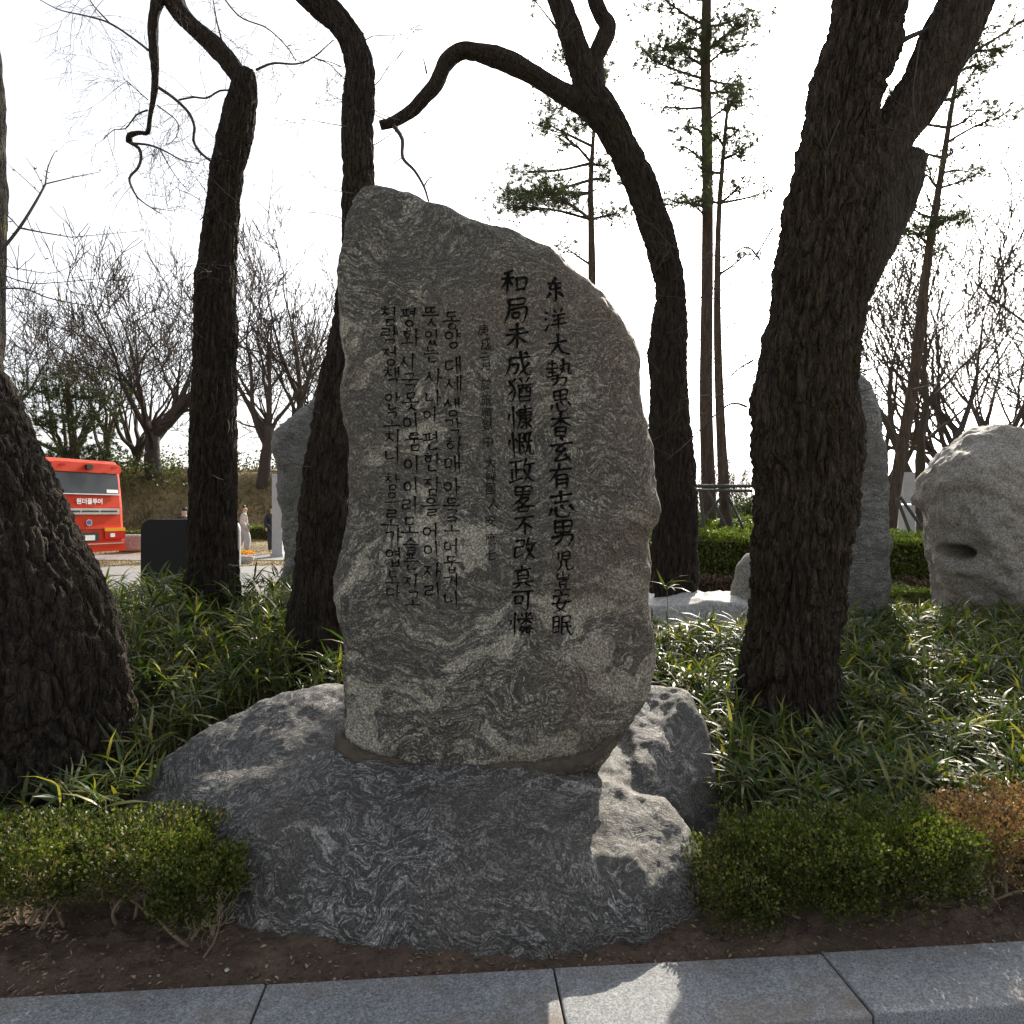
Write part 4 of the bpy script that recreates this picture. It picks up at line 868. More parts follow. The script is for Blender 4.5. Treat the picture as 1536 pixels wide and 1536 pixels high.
# ================================================================== SHRUBS AND BAMBOO
GS = 'low boxwood shrubs along the kerb'
def shrub(x, y, rx, ry, z0, z1, label, mat, nleaf=9000, nstem=7, seed=0, mix=None, ls=(.009, .021)):
    random.seed(seed); rg = np.random.default_rng(seed)
    zg = soil_z(x, y); e = empty('boxwood_shrub', (x, y, zg), label, 'shrub', GS)
    st = Twigs(); tips = []
    for i in range(nstem):
        bx = x+random.gauss(0, rx*.28); by = y+random.gauss(0, ry*.28); tx = bx+random.gauss(0, rx*.55); ty = by+random.gauss(0, ry*.5)
        tx = min(max(tx, x-rx*.9), x+rx*.9); ty = min(max(ty, y-ry*.9), y+ry*.9)
        m1 = Vector((lerp(bx, tx, .3)+random.gauss(0, .02), lerp(by, ty, .3)+random.gauss(0, .02), zg+(z0-zg)*.6)); r = random.uniform(.004, .009)
        q = [Vector((bx, by, soil_z(bx, by)-.03)), m1, Vector((tx, ty, z0+(z1-z0)*.3))]
        c, rr = catmull(q, [r, r*.8, r*.5], .02); st.tube([Vector(a) for a in c], rr, 6, False)
        for _ in range(4): 
            a = c[random.randrange(len(c)//3, len(c))]; st.br(a, (random.gauss(0, 1), random.gauss(0, 1), 1.0), .003, (z1-z0)*.36, 0, 2, 4, .25, .1, (2, 3), .7, .0012)
    tag(st.build('stems', M['stem'], e, True), kind='stuff')
    k = nleaf*3; u = rg.uniform(-1, 1, (k, 3))
    rad = (np.abs(u)**5).sum(1)**(1/5)
    p = np.stack([x+u[:, 0]*rx, y+u[:, 1]*ry, lerp(z0, z1, u[:, 2]*.5+.5)], 1)
    lum = fbm(p*9, 3, seed)*.32+fbm(p*30, 2, seed+4)*.30
    keep = (rad+lum*.95 < .95) & (rad+lum > rg.uniform(.1, .85, k)) & (rg.random(k) < .25+.75*np.clip((u[:, 2]+1.1), 0, 1))
    p = p[keep][:nleaf]; n = len(p)
    d = np.stack([p[:, 0]-x, p[:, 1]-y, (p[:, 2]-z0)*1.5], 1); d /= np.linalg.norm(d, axis=1)[:, None]; d = d+rand_dirs(n)*.9+np.array([0, 0, .25])
    L = rg.uniform(ls[0], ls[1], n)
    nm = rand_dirs(n, .9)
    if mix is None: tag(leaf_field('foliage', p, d, nm, L, L*.66, mat, e), kind='stuff')
    else:
        sel = mix(p, rg)
        for s_, mm, nn in ((sel, M['boxold'], 'tan_foliage'), (~sel, mat, 'foliage')):
            if s_.sum(): tag(leaf_field(nn, p[s_], d[s_], nm[s_], L[s_], L[s_]*.62, mm, e), kind='stuff')
    return e
for i, (x, lb) in enumerate([(-2.75, 'boxwood shrub cut by the left edge'), (-2.32, 'boxwood shrub in front of the massive left trunk'), (-1.88, 'second boxwood shrub left of the base boulder'), (-1.45, 'boxwood shrub with bare stems touching the left of the base boulder')]):
    shrub(x, kerb_back(x)+.43+(.03 if i % 2 else 0),   .28, .25, .15, .345, lb, M['box'], 12500, 12, 40+i, (lambda p, g: g.random(len(p)) < .05))
shrub(-1.17, 2.55, .17, .14, .11, .31, 'small boxwood tuft against the lower left of the base boulder', M['box'], 6500, 7, 47)
brown = lambda c: (lambda p, g: (fbm(p*5, 3, 77)*.5+(p[:, 0]-c)*2.2+(p[:, 2]-.2)*1.2+g.normal(0, .12, len(p))) > 0)
shrub(.86, 2.72, .16, .20, .0, .25, 'yellowish boxwood tuft against the right of the base boulder', M['box'], 5500, 6, 50, (lambda p, g: g.random(len(p)) < .04))
shrub(1.16, 2.80, .28, .25, .02, .325, 'dense dark green boxwood shrub right of the base boulder', M['box'], 15000, 9, 51)
shrub(1.58, 2.84, .28, .25, .04, .335, 'second dense boxwood shrub in front of the rough trunk', M['box'], 15000, 10, 52)
shrub(2.0, 2.91, .27, .25, .09, .335, 'boxwood shrub half green half tan with bare stems', M['box'], 9000, 12, 53, brown(2.02))
shrub(2.42, 3.03, .27, .26, .07, .34, 'tan dried boxwood shrub at the right edge', M['box'], 8000, 13, 54, brown(2.1))
shrub(2.82, 3.08, .27, .26, .07, .345, 'tan dried boxwood shrub cut by the right edge', M['box'], 7000, 12, 55, brown(2.3))

# dwarf bamboo
def blade_fan(root, top, n, rg, Lr, out):
    ax = np.array(top)-np.array(root); ax /= np.linalg.norm(ax)
    for i in range(n):
        a = rg.uniform(0, 6.283); e = rg.uniform(.45, 1.5)
        s1 = np.cross(ax, [0.3, .9, .1]); s1 /= np.linalg.norm(s1); s2 = np.cross(ax, s1)
        d = ax*math.cos(e)+(s1*math.cos(a)+s2*math.sin(a))*math.sin(e); L = rg.uniform(*Lr)
        out.append((np.array(top)-ax*rg.uniform(0, .06), d+np.array([0, 0, -.14]), np.array([0, 0, 1.0])+rg.normal(0, .35, 3), L, L*rg.uniform(.065, .105)))
def plant(x, y, h, rg, out, cul, Lr=(.12, .24)):
    zg = soil_z(x, y); root = np.array([x, y, zg-.02]); top = np.array([x+rg.normal(0, .12)*h*1.2, y+rg.normal(0, .12)*h*1.2, zg+h]); mid = (root+top)/2+np.array([rg.normal(0, .02), rg.normal(0, .02), 0])
    cul.tube([Vector(root), Vector(mid), Vector(top)], [.0035, .003, .0018], 3, False)
    blade_fan(mid, top, rg.integers(6, 11), rg, Lr, out)
    for f in (rg.uniform(.35, .6), rg.uniform(.6, .9)):
        b = root+(top-root)*f; e = b+np.array([rg.normal(0, .07), rg.normal(0, .07), .07]); cul.tube([Vector(b), Vector(e)], [.002, .0015], 3, False)
        blade_fan(b, e, rg.integers(4, 7), rg, Lr, out)
def bamboo(name, label, inside, n, hf, box, seed):
    rg = np.random.default_rng(seed); out = []; cul = MB(); k = 0
    while k < n:
        x = rg.uniform(box[0], box[1]); y = rg.uniform(box[2], box[3])
        if not inside(x, y): continue
        plant(x, y, hf(x, y)*rg.uniform(.65, 1.12), rg, out, cul); k += 1
    a = [np.array([o[i] for o in out]) for i in range(5)]
    o = leaf_field(name, a[0], a[1], a[2], a[3], a[4], M['bamboo'], None, 'lance'); tag(o, label, 'bamboo', kind='stuff')
    tag(cul.build('culms', M['culm'], o), kind='stuff')
def in_left(x, y):
    if (x+2.5)**2+(y-3.78)**2 < .30: return False            # massive trunk
    if (x+2.63)**2+(y-6.0)**2 < .07 or (x+1.45)**2+(y-5.1)**2 < .09: return False
    if x > -1.88+max(0, (y-4.0))*.4 and y < 4.35: return False
    return y > 3.12+max(0, -2.0-x)*.2
bamboo('dwarf_bamboo', 'mass of dark green dwarf bamboo between the massive left trunk and the memorial stone', in_left, 1150, lambda x, y:   .34+.46*min(1, max(0, (y-3.6)/2.2)), (-4.6, -.7, 3.1, 6.6), 3)
def in_right(x, y):
    if (x-1.82)**2+(y-4.5)**2 < .17: return False
    if x < 1.12 and y < 4.6: return False
    if (x+1.45)**2+(y-5.1)**2 < .09: return False
    if y > 5.9 and 1.2 < x < 2.6: return False
    return y > 3.06+.07*x
bamboo('dwarf_bamboo', 'mass of sunlit dwarf bamboo right of the memorial stone', in_right, 2150, lambda x, y: .26+.24*min(1, max(0, (y-3.6)/2.2)), (-.75, 5.6, 3.1, 6.7), 4)
# single bamboo plants that stand out
GBm = 'single bamboo plants standing out of the mass'
rg = np.random.default_rng(77)
for (px, py, Y, h, lb, nl) in [(225, 1205, 3.35, .26, 'bamboo sprig with pale edged leaves at the foot of the massive left trunk', 9), (236, 900, 5.4, .95, 'tall bright bamboo shoot before the dark sign panel', 8), (998, 960, 5.2, .95, 'bright upright bamboo shoot beside the right edge of the memorial stone', 8), (700/1.0*0+395, 930, 5.2, .85, 'bright bamboo shoot between the two left trunks', 8), (1265, 1000, 5.3, .75, 'thin tall bamboo shoot right of the rough trunk', 6), (1120, 1160, 3.7, .36, 'drooping bamboo plant at the foot of the rough trunk', 10)]:
    x = (px-768)/F*Y; zg = soil_z(x, Y); e = empty('bamboo_plant', (x, Y, zg), lb, 'bamboo', GBm)
    top = Vector((x+rg.normal(0, .03), Y-.02, zg+h)); cb = MB().tube([Vector((x, Y, zg-.03)), Vector((x+rg.normal(0, .02), Y, zg+h*.5)), top], [.004, .0035, .002], 5, False); cb.build('culm', M['culm'], e)
    out = []; blade_fan((x, Y, zg+h*.5), top, nl, rg, (.15, .23), out)
    for o_ in out:
        leaf_field('leaf', o_[0][None], o_[1][None], o_[2][None], np.array([o_[3]]), np.array([o_[4]]), M['bamboo'], e, 'lance')

# clipped hedges and ground cover behind
def hedge(name, corners, z0, z1, n, label, mat=None, lf=.06, group=None, cat='hedge', inner=True):
    """box hedge along a line from corner a to b with width w"""
    (ax_, ay_), (bx_, by_), w = corners; a = np.array([ax_, ay_, 0]); b = np.array([bx_, by_, 0]); d = b-a; Ln = np.linalg.norm(d); d /= Ln; s = np.array([-d[1], d[0], 0])
    e = empty(name, tuple((a+b)/2+np.array([0, 0, z0])), label, cat, group)
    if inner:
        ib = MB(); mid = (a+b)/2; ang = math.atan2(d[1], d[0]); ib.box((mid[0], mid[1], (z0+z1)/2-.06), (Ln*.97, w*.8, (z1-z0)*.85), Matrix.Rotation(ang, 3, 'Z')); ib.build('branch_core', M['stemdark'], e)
    u = RNG.uniform(-1, 1, (n, 3)); ax3 = RNG.integers(0, 5, n)
    f = lambda v, m_: np.sign(v)*m_
    face = RNG.random(n)
    top = face < .45; fr_ = (face >= .45) & (face < .9); 
    u[top, 2] = RNG.uniform(.7, 1.02, top.sum()); u[fr_, 1] = RNG.uniform(-1.04, -.75, fr_.sum())
    p = a+d*((u[:, :1]+1)/2*Ln)+s*(u[:, 1:2]*w/2)+np.array([0, 0, 1])*(z0+(u[:, 2:3]+1)/2*(z1-z0))
    p = p+fbm(p*2.2, 3, 5)[:, None]*np.array([0, .5, 1])*.09
    tag(leaf_field('foliage', p, rand_dirs(n, .5), rand_dirs(n, .6), RNG.uniform(.6, 1.2, n)*lf, lf*.6, mat or M['hedge'], e), kind='stuff')
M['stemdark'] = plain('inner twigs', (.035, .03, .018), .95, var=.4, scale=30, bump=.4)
hedge('hedge', ((-.6, 11.3), (4.6, 11.0), 1.3), .35, 1.27, 26000, 'yellow-green rounded hedge behind the curved trunk', group='hedges behind the stones')
hedge('hedge', ((5.2, 10.6), (9.4, 10.4), 1.3), .45, 1.27, 16000, 'yellow-green rounded hedge between the narrow stone and the rounded boulder', group='hedges behind the stones')
hedge('hedge', ((2.6, 13.2), (4.9, 13.0), .8), .6, 1.42, 6000, 'upper hedge strip at the feet of the slim pines', group='hedges behind the stones')
hedge('hedge', ((4.6, 8.9), (8.2, 8.8), .5), .02, .56, 15000, 'low square-cut hedge left of the rounded boulder', lf=.04, group='hedges behind the stones')
hedge('brush_strip', ((1.9, 10.3), (4.4, 10.2), .7), .0, .62, 5000, 'dry brown brush under the yellow-green hedge behind the flat rock', M['dryhedge'], .07, group='dry brush under the hedges', cat='brush')
hedge('brush_strip', ((5.0, 9.8), (9.0, 9.7), .6), .0, .62, 5000, 'dry brown brush under the hedge left of the rounded boulder', M['dryhedge'], .07, group='dry brush under the hedges', cat='brush')
zt = float(terrain_z(-11, 29.5))
hedge('hedge', ((-13.6, 30.6), (-9.6, 30.4), .8), zt, zt+.62, 4000, 'small far clipped hedge between the straight trunk and the pale pillar', lf=.09, group='hedges across the lawn')
hedge('hedge', ((-19, 30.9), (-13.9, 30.8), .8), zt-.02, zt+.35, 3000, 'far low hedge behind the dark sign panel', lf=.09, group='hedges across the lawn')
n = 16000; x = RNG.uniform(-9, -1.0, n); y = RNG.uniform(6.6, 11.6, n)
p = np.stack([x, y, RNG.uniform(.0, .30, n)+fbm(np.stack([x, y, y*0], 1)*1.1, 3, 9)*.09], 1)
tag(leaf_field('ground_cover', p, rand_dirs(n, .5), rand_dirs(n, .6), RNG.uniform(.05, .1, n), .04, M['hedge']), 'low green ground cover behind the left trunks', 'ground cover', kind='stuff')
n = 20000; x = RNG.uniform(-1, 9, n); y = RNG.uniform(6.8, 10.4, n)
p = np.stack([x, y, RNG.uniform(-.05, .16, n)], 1)
tag(leaf_field('leaf_litter', p, rand_dirs(n, .3), rand_dirs(n, .6), RNG.uniform(.04, .09, n), .03, M['dryhedge']), 'brown leaf litter under the far hedges', 'leaf litter', kind='stuff')
# bank vegetation
n = 45000; x = RNG.uniform(-46, -4, n); y = 30.8+18*RNG.random(n)**1.3; z = terrain_z(x, y); up = sstep(34, 39, y)
p = np.stack([x, y, z-.05], 1); dd = rand_dirs(n, 1.0)
tag(leaf_field('dry_brush', p, dd, rand_dirs(n), RNG.uniform(.25, .75, n), RNG.uniform(.03, .07, n), M['drygrass'], None, 'needle'), 'dry brown grass and brush covering the bank', 'brush', kind='stuff')
n = 26000; x = RNG.uniform(-46, -4, n); y = RNG.uniform(35, 46, n); g = fbm(np.stack([x*.35, y*.35, x*0], 1), 3, 4); k = g > -.05; x = x[k]; y = y[k]; n = len(x)
p = np.stack([x, y, terrain_z(x, y)+RNG.uniform(0, 1.3, n)*np.clip(g[k]+.25, 0, 1)*1.6], 1)
tag(leaf_field('bank_shrubs', p, rand_dirs(n, .4), rand_dirs(n, .5), RNG.uniform(.14, .28, n), .12, M['bankgreen']), 'dull green shrubs along the top of the bank', 'shrubs', kind='stuff')
n = 24000; x = RNG.uniform(-30, -3, n); y = np.where(RNG.random(n) < .4, RNG.uniform(20.2, 22.6, n), RNG.uniform(24.6, 31, n))
tag(leaf_field('dry_lawn', np.stack([x, y, terrain_z(x, y)-.01], 1), rand_dirs(n, 1.1), rand_dirs(n), RNG.uniform(.05, .12, n), .02, M['drygrass'], None, 'needle'), 'strips of dry yellow lawn beyond the plaza', 'grass', kind='stuff')

M['litter'] = leafmat('dry leaf bits', [(.05, .032, .02), (.10, .065, .04), (.2, .14, .09), (.34, .27, .18)], .1, .8, (1, 1, 1))
# soil debris: bits of leaf, twig and grit on the bare soil
n = 5200; s_ = RNG.uniform(-3, 3.2, n); t_ = RNG.random(n)**1.4*.75+.02; x = s_; y = kerb_back(s_)+t_; z = bed_z(x[None], y[None])[0]
k = (y < 2.75) | (x < -1.2) | (x > .8); x, y, z = x[k], y[k], z[k]; n = len(x)
d = rand_dirs(n); d[:, 2] *= .25
tag(leaf_field('soil_litter', np.stack([x, y, z+.003], 1), d, rand_dirs(n, 2.5), RNG.uniform(.006, .03, n), RNG.uniform(.003, .014, n), M['litter']), 'bits of dry leaf scattered on the bare soil', 'leaf litter', kind='stuff')
n = 1500; x = RNG.uniform(-3, 3.2, n); y = kerb_back(x)+RNG.random(n)*.6+.02; z = bed_z(x[None], y[None])[0]; r_ = RNG.uniform(.002, .007, n)
oct_ = np.array([(1, 0, 0), (-1, 0, 0), (0, 1, 0), (0, -1, 0), (0, 0, .7), (0, 0, -.7)])
Vv = np.stack([x, y, z], 1)[:, None]+oct_[None]*r_[:, None, None]*RNG.uniform(.7, 1.3, (n, 6, 1)); fc = np.array([(0, 2, 4), (2, 1, 4), (1, 3, 4), (3, 0, 4), (2, 0, 5), (1, 2, 5), (3, 1, 5), (0, 3, 5)])
tag(link('grit', arr_mesh('grit', Vv.reshape(-1, 3), [(fc[None]+(np.arange(n)*6)[:, None, None]).reshape(-1, 3)]), M['pebble'] if 'pebble' in M else M['mortar']), 'small grit on the bare soil', 'grit', kind='stuff')
for (px, py, r, lb) in [(385, 1456, .017, 'tan pebble on the soil near the left kerb joint'), (340, 1451, .012, 'pale small stone on the soil left of the tan pebble'), (420, 1470, .010, 'small brown pebble beside the kerb joint')]:
    Y = (CH-.0)*F/(py-768); q = P(px, py, Y); q.z = soil_z(q.x, q.y)+r*.3
    hull_rock('pebble', [[q+Vector((a*r, b*r, c*r*.7)) for a, b, c in [(1, 0, 0), (-1, .2, 0), (0, 1, .2), (.2, -1, 0), (0, 0, 1), (.6, .5, .6), (-.5, -.6, .5), (0, 0, -1)]]], M['mortar'] if r > .015 else M['lowrock'], r*.25, 3, k=3, amp=(.001, .0005, 0), label=lb, cat='pebble', loc=q)

# ================================================================== BUS, PEOPLE, FURNITURE
M['busred'] = plain('orange red coach paint', (.5, .03, .004), .5, var=.05, bump=0); M['busred'].node_tree.nodes['Principled BSDF'].inputs['Specular IOR Level'].default_value = .2; 
M['busdark'] = plain('black trim', (.02, .02, .02), .4, bump=0)
M['glass'] = plain('tinted coach glass', (.05, .055, .06), .06, var=.1, bump=0); M['silver'] = plain('silver trim', (.55, .55, .55), .25, .9, bump=0)
M['white'] = plain('white lettering', (.8, .8, .78), .5, bump=0); M['redlamp'] = plain('red lamp lens', (.45, .01, .01), .2, bump=0); M['amber'] = plain('amber lamp lens', (.8, .33, .02), .2, bump=0)
M['blue'] = plain('blue badge', (.05, .12, .3), .3, bump=0); M['rubber'] = plain('tyre rubber', (.02, .02, .02), .9)
def rrect(w, h, r, t, n=5):
    """rounded panel in local XZ, thickness t along Y, front at y=0"""
    pts = []
    for cx, cz, a0 in ((w/2-r, h/2-r, 0), (-w/2+r, h/2-r, 90), (-w/2+r, -h/2+r, 180), (w/2-r, -h/2+r, 270)):
        for i in range(n+1): a = math.radians(a0+90*i/n); pts.append((cx+r*math.cos(a), cz+r*math.sin(a)))
    m_ = MB(); N = len(pts)
    m_.v = [(x, 0, z) for x, z in pts]+[(x, t, z) for x, z in pts]
    m_.p = [tuple(range(N)), tuple(range(2*N-1, N-1, -1))]; m_.q = [(i, i+N, (i+1) % N+N, (i+1) % N) for i in range(N)]
    return m_
def panel(name, w, h, r, t, loc, mat, parent):
    o = rrect(w, h, r, t).build(name, mat, parent, wc=False); o.location = loc; return o
def text_mesh(name, body, size, loc, mat, parent, off=.0):
    cu = bpy.data.curves.new('t', 'FONT'); cu.body = body; cu.size = size; cu.align_x = 'CENTER'; cu.align_y = 'CENTER'; cu.offset = off; cu.extrude = .004
    to = bpy.data.objects.new('t', cu); C.objects.link(to); me = bpy.data.meshes.new_from_object(to.evaluated_get(bpy.context.evaluated_depsgraph_get()))
    bpy.data.objects.remove(to); bpy.data.curves.remove(cu); me.transform(Matrix.Rotation(math.pi/2, 4, 'X')); me.name = name
    me.materials.clear(); o = link(name, me, mat, parent, False, False); o.location = loc; return o
bus = empty('coach_bus', (-13.15, 21.2, float(terrain_z(-13.15, 21.2))+.02), 'orange-red coach seen from behind, parked beyond the massive left trunk', 'bus', None, math.radians(68.3))
b_ = MB(); W2 = 1.25
prof = [(.05, .36), (-.02, .5), (-.04, .75), (0, 1.2), (.03, 1.75), (.10, 2.3), (.17, 2.85), (.2, 3.1), (.34, 3.24), (10.8, 3.26), (11, 3.0), (11, .36)]
secs = [(-W2+.06, .05), (-W2, .0), (W2, .0), (W2-.06, .05)]
rows = []
for x, sh in ((-W2, .12), (-W2+.04, .04), (-W2+.14, .0), (W2-.14, .0), (W2-.04, .04), (W2, .12)):
    rows.append([(x, y+sh*(1 if i < 9 else -1), z-(sh*.8 if z > 3 else 0)) for i, (y, z) in enumerate(prof)])
for rw in rows: b_.v += rw
n_ = len(prof)
for i in range(len(rows)-1):
    for j in range(n_): b_.q.append((i*n_+j, (i+1)*n_+j, (i+1)*n_+(j+1) % n_, i*n_+(j+1) % n_))
b_.p = [tuple(range(n_)), tuple(range((len(rows)-1)*n_+n_-1, (len(rows)-1)*n_-1, -1))]
body = b_.build('body', M['busred'], bus, wc=False, smooth=False)
bmx = bmesh.new(); bmx.from_mesh(body.data); bmesh.ops.recalc_face_normals(bmx, faces=bmx.faces); bmx.to_mesh(body.data); bmx.free()
sp = panel('rear_spoiler', 2.28, .30, .12, .2, (0, .02, 2.98), M['busred'], bus); sp.rotation_euler = (-.12, 0, 0)
wd = panel('rear_window', 2.12, .66, .12, .05, (0, .05, 2.50), M['glass'], bus); wd.rotation_euler = (-.12, 0, 0)
panel('sticker', .40, .11, .01, .01, (.82, -.012, -.24), M['white'], wd); panel('window_trim', 2.2, .03, .01, .04, (0, .0, -.345), M['silver'], wd)
text_mesh('lettering', '원더풀투어', .19, (.05, .012, 1.92), M['white'], bus, .006)
gr = panel('engine_grille', 2.0, .19, .04, .06, (.05, -.03, 1.62), M['silver'], bus)
for k_ in range(3): panel('slat', .56, .055, .01, .03, (-.62+.62*k_, -.012, .0), M['busdark'], gr)
lg = panel('badge', .2, .2, .095, .03, (0, -.03, 1.27), M['silver'], bus); panel('badge_centre', .14, .14, .068, .02, (0, -.012, 0), M['blue'], lg)
for sx in (-1, 1):
    tl = panel('tail_light', .72, .24, .05, .08, (sx*.86, -.07, .86), M['redlamp'], bus); panel('turn_signal', .72, .11, .03, .08, (0, -.004, .18), M['amber'], tl); panel('reverse_lamp', .16, .12, .03, .03, (-sx*.1, -.012, 0), M['white'], tl)
    panel('marker_lamp', .16, .07, .03, .03, (sx*.85, -.04, 3.02), M['redlamp'], bus)
panel('rear_camera', .2, .16, .04, .1, (0, -.07, 3.0), M['busdark'], bus)
panel('number_plate', .5, .16, .02, .02, (-.1, -.09, .80), M['white'], bus); panel('plate_recess', .8, .3, .04, .02, (-.1, -.062, .82), M['busdark'], bus)
panel('bumper', 2.44, .30, .08, .2, (0, -.10, .50), M['busred'], bus); panel('bumper_trim', 2.3, .03, .01, .02, (0, -.112, .60), M['silver'], bus); panel('panel_seam', 2.1, .015, .004, .02, (0, -.035, 1.06), M['busdark'], bus)
for sx in (-1, 1):
    for yy in (2.9, 8.6):
        w_ = MB().tube([(sx*1.0, yy, .5), (sx*1.24, yy, .5)], .5, 20).build('wheel', M['rubber'], bus, wc=False); MB().tube([(sx*1.2, yy, .5), (sx*1.255, yy, .5)], .3, 16).build('rim', M['silver'], w_, wc=False)
    for k_ in range(6): q = MB().box((sx*1.25, 1.4+k_*1.55, 2.25), (.03, 1.45, .95)); q.build('side_window', M['glass'], bus, wc=False)

# dark information board seen from behind
x0, x1, Yb = (211-768)/F*9.3, (357-768)/F*9.3, 9.3
sg = empty('sign_board', ((x0+x1)/2, Yb, 0), 'dark rounded sign board seen from behind, beside the straight dark trunk', 'sign')
panel('panel', x1-x0, 1.32, .15, .10, (0, 0, .84), M['black'], sg); panel('edge_band', x1-x0+.006, 1.326, .153, .05, (0, .045, .84), M['grey'], sg)
for s_ in (-1, 1): MB().box((s_*.45, .05, .1), (.08, .06, .5)).build('leg', M['grey'], sg, wc=False)

def stand(px, Y): x = (px-768)/F*Y; return x, float(terrain_z(x, Y))
x, z = stand(199, 25.6); o = MB().box((0, 0, .32), (.95, .5, .64)).build('stone_block', M['block'], bevel=.12, seg=4); o.location = (x, 25.6, z); tag(o, 'pale granite block on the plaza right of the bus', 'stone block')
x, z = stand(418, 24.0); e = empty('stone_pillar', (x, 24, z), 'pale square pillar behind the left edge of the banded slab', 'pillar')
MB().box((0, 0, 1.45), (.36, .36, 2.9)).build('shaft', M['pale'], e, wc=False, bevel=.01); MB().box((.0, .0, .06), (.44, .44, .12)).build('foot', M['pale'], e, wc=False)
x, z = stand(431, 27.0); e = empty('lamp_post', (x, 27, z), 'grey box-headed lamp post above the banded slab', 'lamp post')
MB().tube([(0, 0, 0), (0, 0, 4.2)], .07, 10).build('post', M['grey'], e, wc=False); MB().box((0, 0, 4.45), (.52, .4, .85)).build('lamp_head', M['grey'], e, wc=False, bevel=.02)
Yp = 14.2; x, z = stand(1360, Yp); e = empty('stone_post', (x, Yp, z), 'pale square post left of the rounded boulder', 'post')
zt_ = CH+(768-708)/F*Yp; MB().box((0, 0, (zt_-z)*.36), (.23, .23, (zt_-z)*.72)).build('lower_panel', M['pale'], e, wc=False, bevel=.006); MB().box((0, 0, (zt_-z)*.865), (.225, .225, (zt_-z)*.262)).build('upper_panel', M['pale'], e, wc=False, bevel=.006)
# glass screen and low wall to the right
m = NT('pale glass'); m.base((.75, .88, .88)); m.rough(.12); m.b.inputs['Transmission Weight'].default_value = .45; M['pane'] = m.m
x, z = stand(1375, 19); e = empty('glass_screen', (x, 19, z), 'pale glass screen beside the pale square post', 'screen')
for k_ in range(4): MB().box((-1.2+k_*.82, 0, .95), (.78, .015, 1.7)).build('pane', M['pane'], e, wc=False)
for k_ in range(5): MB().box((-1.61+k_*.82, 0, .95), (.03, .05, 1.9)).build('frame_post', M['grey'], e, wc=False)
o = MB().box((0, 0, .6), (9, .3, 1.9)).build('low_wall', M['pale'], bevel=.02); o.location = (7.2, 25, -.2); tag(o, 'long low pale wall beyond the slim pines', 'wall')
# flower planter
x, z = stand(368, 21.5); e = empty('flower_planter', (x, 21.5, z), 'pale round planter of orange-yellow flowers at the plaza edge', 'planter')
MB().tube([(0, 0, 0), (0, 0, .12), (0, 0, .22)], [.2, .26, .28], 20).build('pot', M['pale'], e, wc=False)
n = 500; a = RNG.uniform(0, 6.283, n); rr = np.sqrt(RNG.random(n))*.27; p = np.stack([rr*np.cos(a), rr*np.sin(a), .24+.14*np.sqrt(1-(rr/.3)**2)*RNG.uniform(.5, 1, n)], 1)
M['flower'] = leafmat('orange flowers', [(.75, .30, .01), (.8, .45, .02), (.75, .22, .01)], .2, .6, (1.2, 1.1, .6))
o = leaf_field('flowers', p, rand_dirs(n, 1), rand_dirs(n, .6), .06, .05, M['flower'], None); o.parent = e; tag(o, kind='stuff')

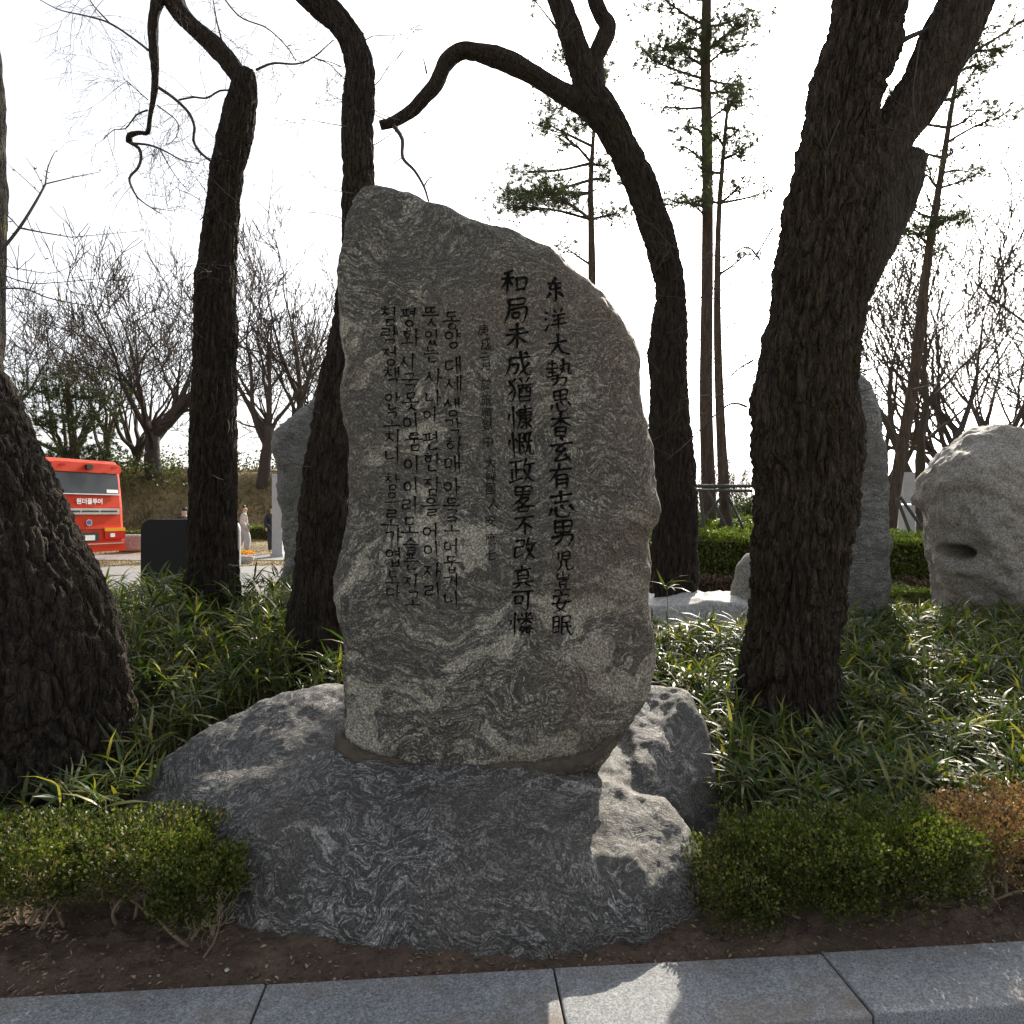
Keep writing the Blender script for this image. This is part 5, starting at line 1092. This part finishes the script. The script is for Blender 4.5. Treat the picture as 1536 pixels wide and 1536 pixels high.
# people
def skin_mesh(name, verts, edges, rad, mat, parent, sub=2):
    me = bpy.data.meshes.new('t'); me.from_pydata(verts, edges, []); o = bpy.data.objects.new('t', me); C.objects.link(o)
    md = o.modifiers.new('s', 'SKIN'); me.skin_vertices[0].data[0].use_root = True
    for sv, r in zip(me.skin_vertices[0].data, rad): sv.radius = (r, r) if not hasattr(r, '__len__') else r
    o.modifiers.new('u', 'SUBSURF').levels = sub
    m2 = bpy.data.meshes.new_from_object(o.evaluated_get(bpy.context.evaluated_depsgraph_get())); bpy.data.objects.remove(o); bpy.data.meshes.remove(me); m2.name = name
    m2.materials.clear(); return link(name, m2, mat, parent, True, False)
M['skin'] = plain('skin', (.5, .32, .23), .6, bump=0); M['hair'] = plain('dark hair', (.012, .01, .009), .5, bump=0)
def person(px, Y, rz, top, low, label, step=.22, long_low=False):
    x, z = stand(px, Y); e = empty('person', (x, Y, z+.02), label, 'person', 'visitors on the plaza', rz)
    V = [(0, 0, .95), (0, 0, 1.15), (0, .01, 1.35), (0, .02, 1.46), (0, .03, 1.56), (0, .05, 1.66), (.18, 0, 1.38), (.24, -.06, 1.12), (.24, .10, .90), (.24, .14, .80), (-.18, 0, 1.38), (-.24, .06, 1.12), (-.24, -.06, .9), (-.24, -.08, .8), (.1, 0, .9), (.11, step*.6, .5), (.11, step*.4, .09), (.11, step*.4+.14, .04), (-.1, 0, .9), (-.11, -step*.3, .5), (-.11, -step*1.2, .1), (-.11, -step*1.2+.14, .05)]
    E = [(0, 1), (1, 2), (2, 3), (3, 4), (4, 5), (2, 6), (6, 7), (7, 8), (8, 9), (2, 10), (10, 11), (11, 12), (12, 13), (0, 14), (14, 15), (15, 16), (16, 17), (0, 18), (18, 19), (19, 20), (20, 21)]
    Rr = [.13, .12, .13, .055, .085, .09, .06, .048, .038, .03, .06, .048, .038, .03, .085, .06, .04, .035, .085, .06, .04, .035]
    skin_mesh('body', V, E, Rr, M['skin'], e)
    jk = [0, 1, 2, 6, 7, 8, 10, 11, 12]; mp = {v: i for i, v in enumerate(jk)}
    skin_mesh('jacket', [V[i] if i else (0, 0, .86) for i in jk], [(mp[a], mp[b]) for a, b in E if a in mp and b in mp], [Rr[i]+.035 for i in jk], top, e)
    lw = [0, 14, 15, 16, 18, 19, 20]; mp = {v: i for i, v in enumerate(lw)}
    skin_mesh('trousers' if not long_low else 'skirt', [V[i] for i in lw], [(mp[a], mp[b]) for a, b in E if a in mp and b in mp], [Rr[i]+(.03 if not long_low else .07) for i in lw], low, e)
    h = MB(); rg_ = 10
    skin_mesh('hair', [(0, .03, 1.66), (0, .0, 1.70), (0, -.03, 1.62)], [(0, 1), (1, 2)], [.10, .105, .09], M['hair'], e)
M['cream'] = plain('cream cloth', (.55, .50, .44), .85); M['greycloth'] = plain('grey cloth', (.42, .41, .42), .85); M['darkcloth'] = plain('dark cloth', (.02, .02, .025), .85)
person(366, 25.2, -1.2, M['cream'], M['greycloth'], 'person in a cream top and pale grey skirt walking past the planter', long_low=True)
person(409, 25.0, .6, M['darkcloth'], M['darkcloth'], 'person in dark clothes half hidden by the pale square pillar', step=.05)
person(277, 23.0, 1.0, M['darkcloth'], M['greycloth'], 'person whose dark head shows above the dark sign board', step=.1)
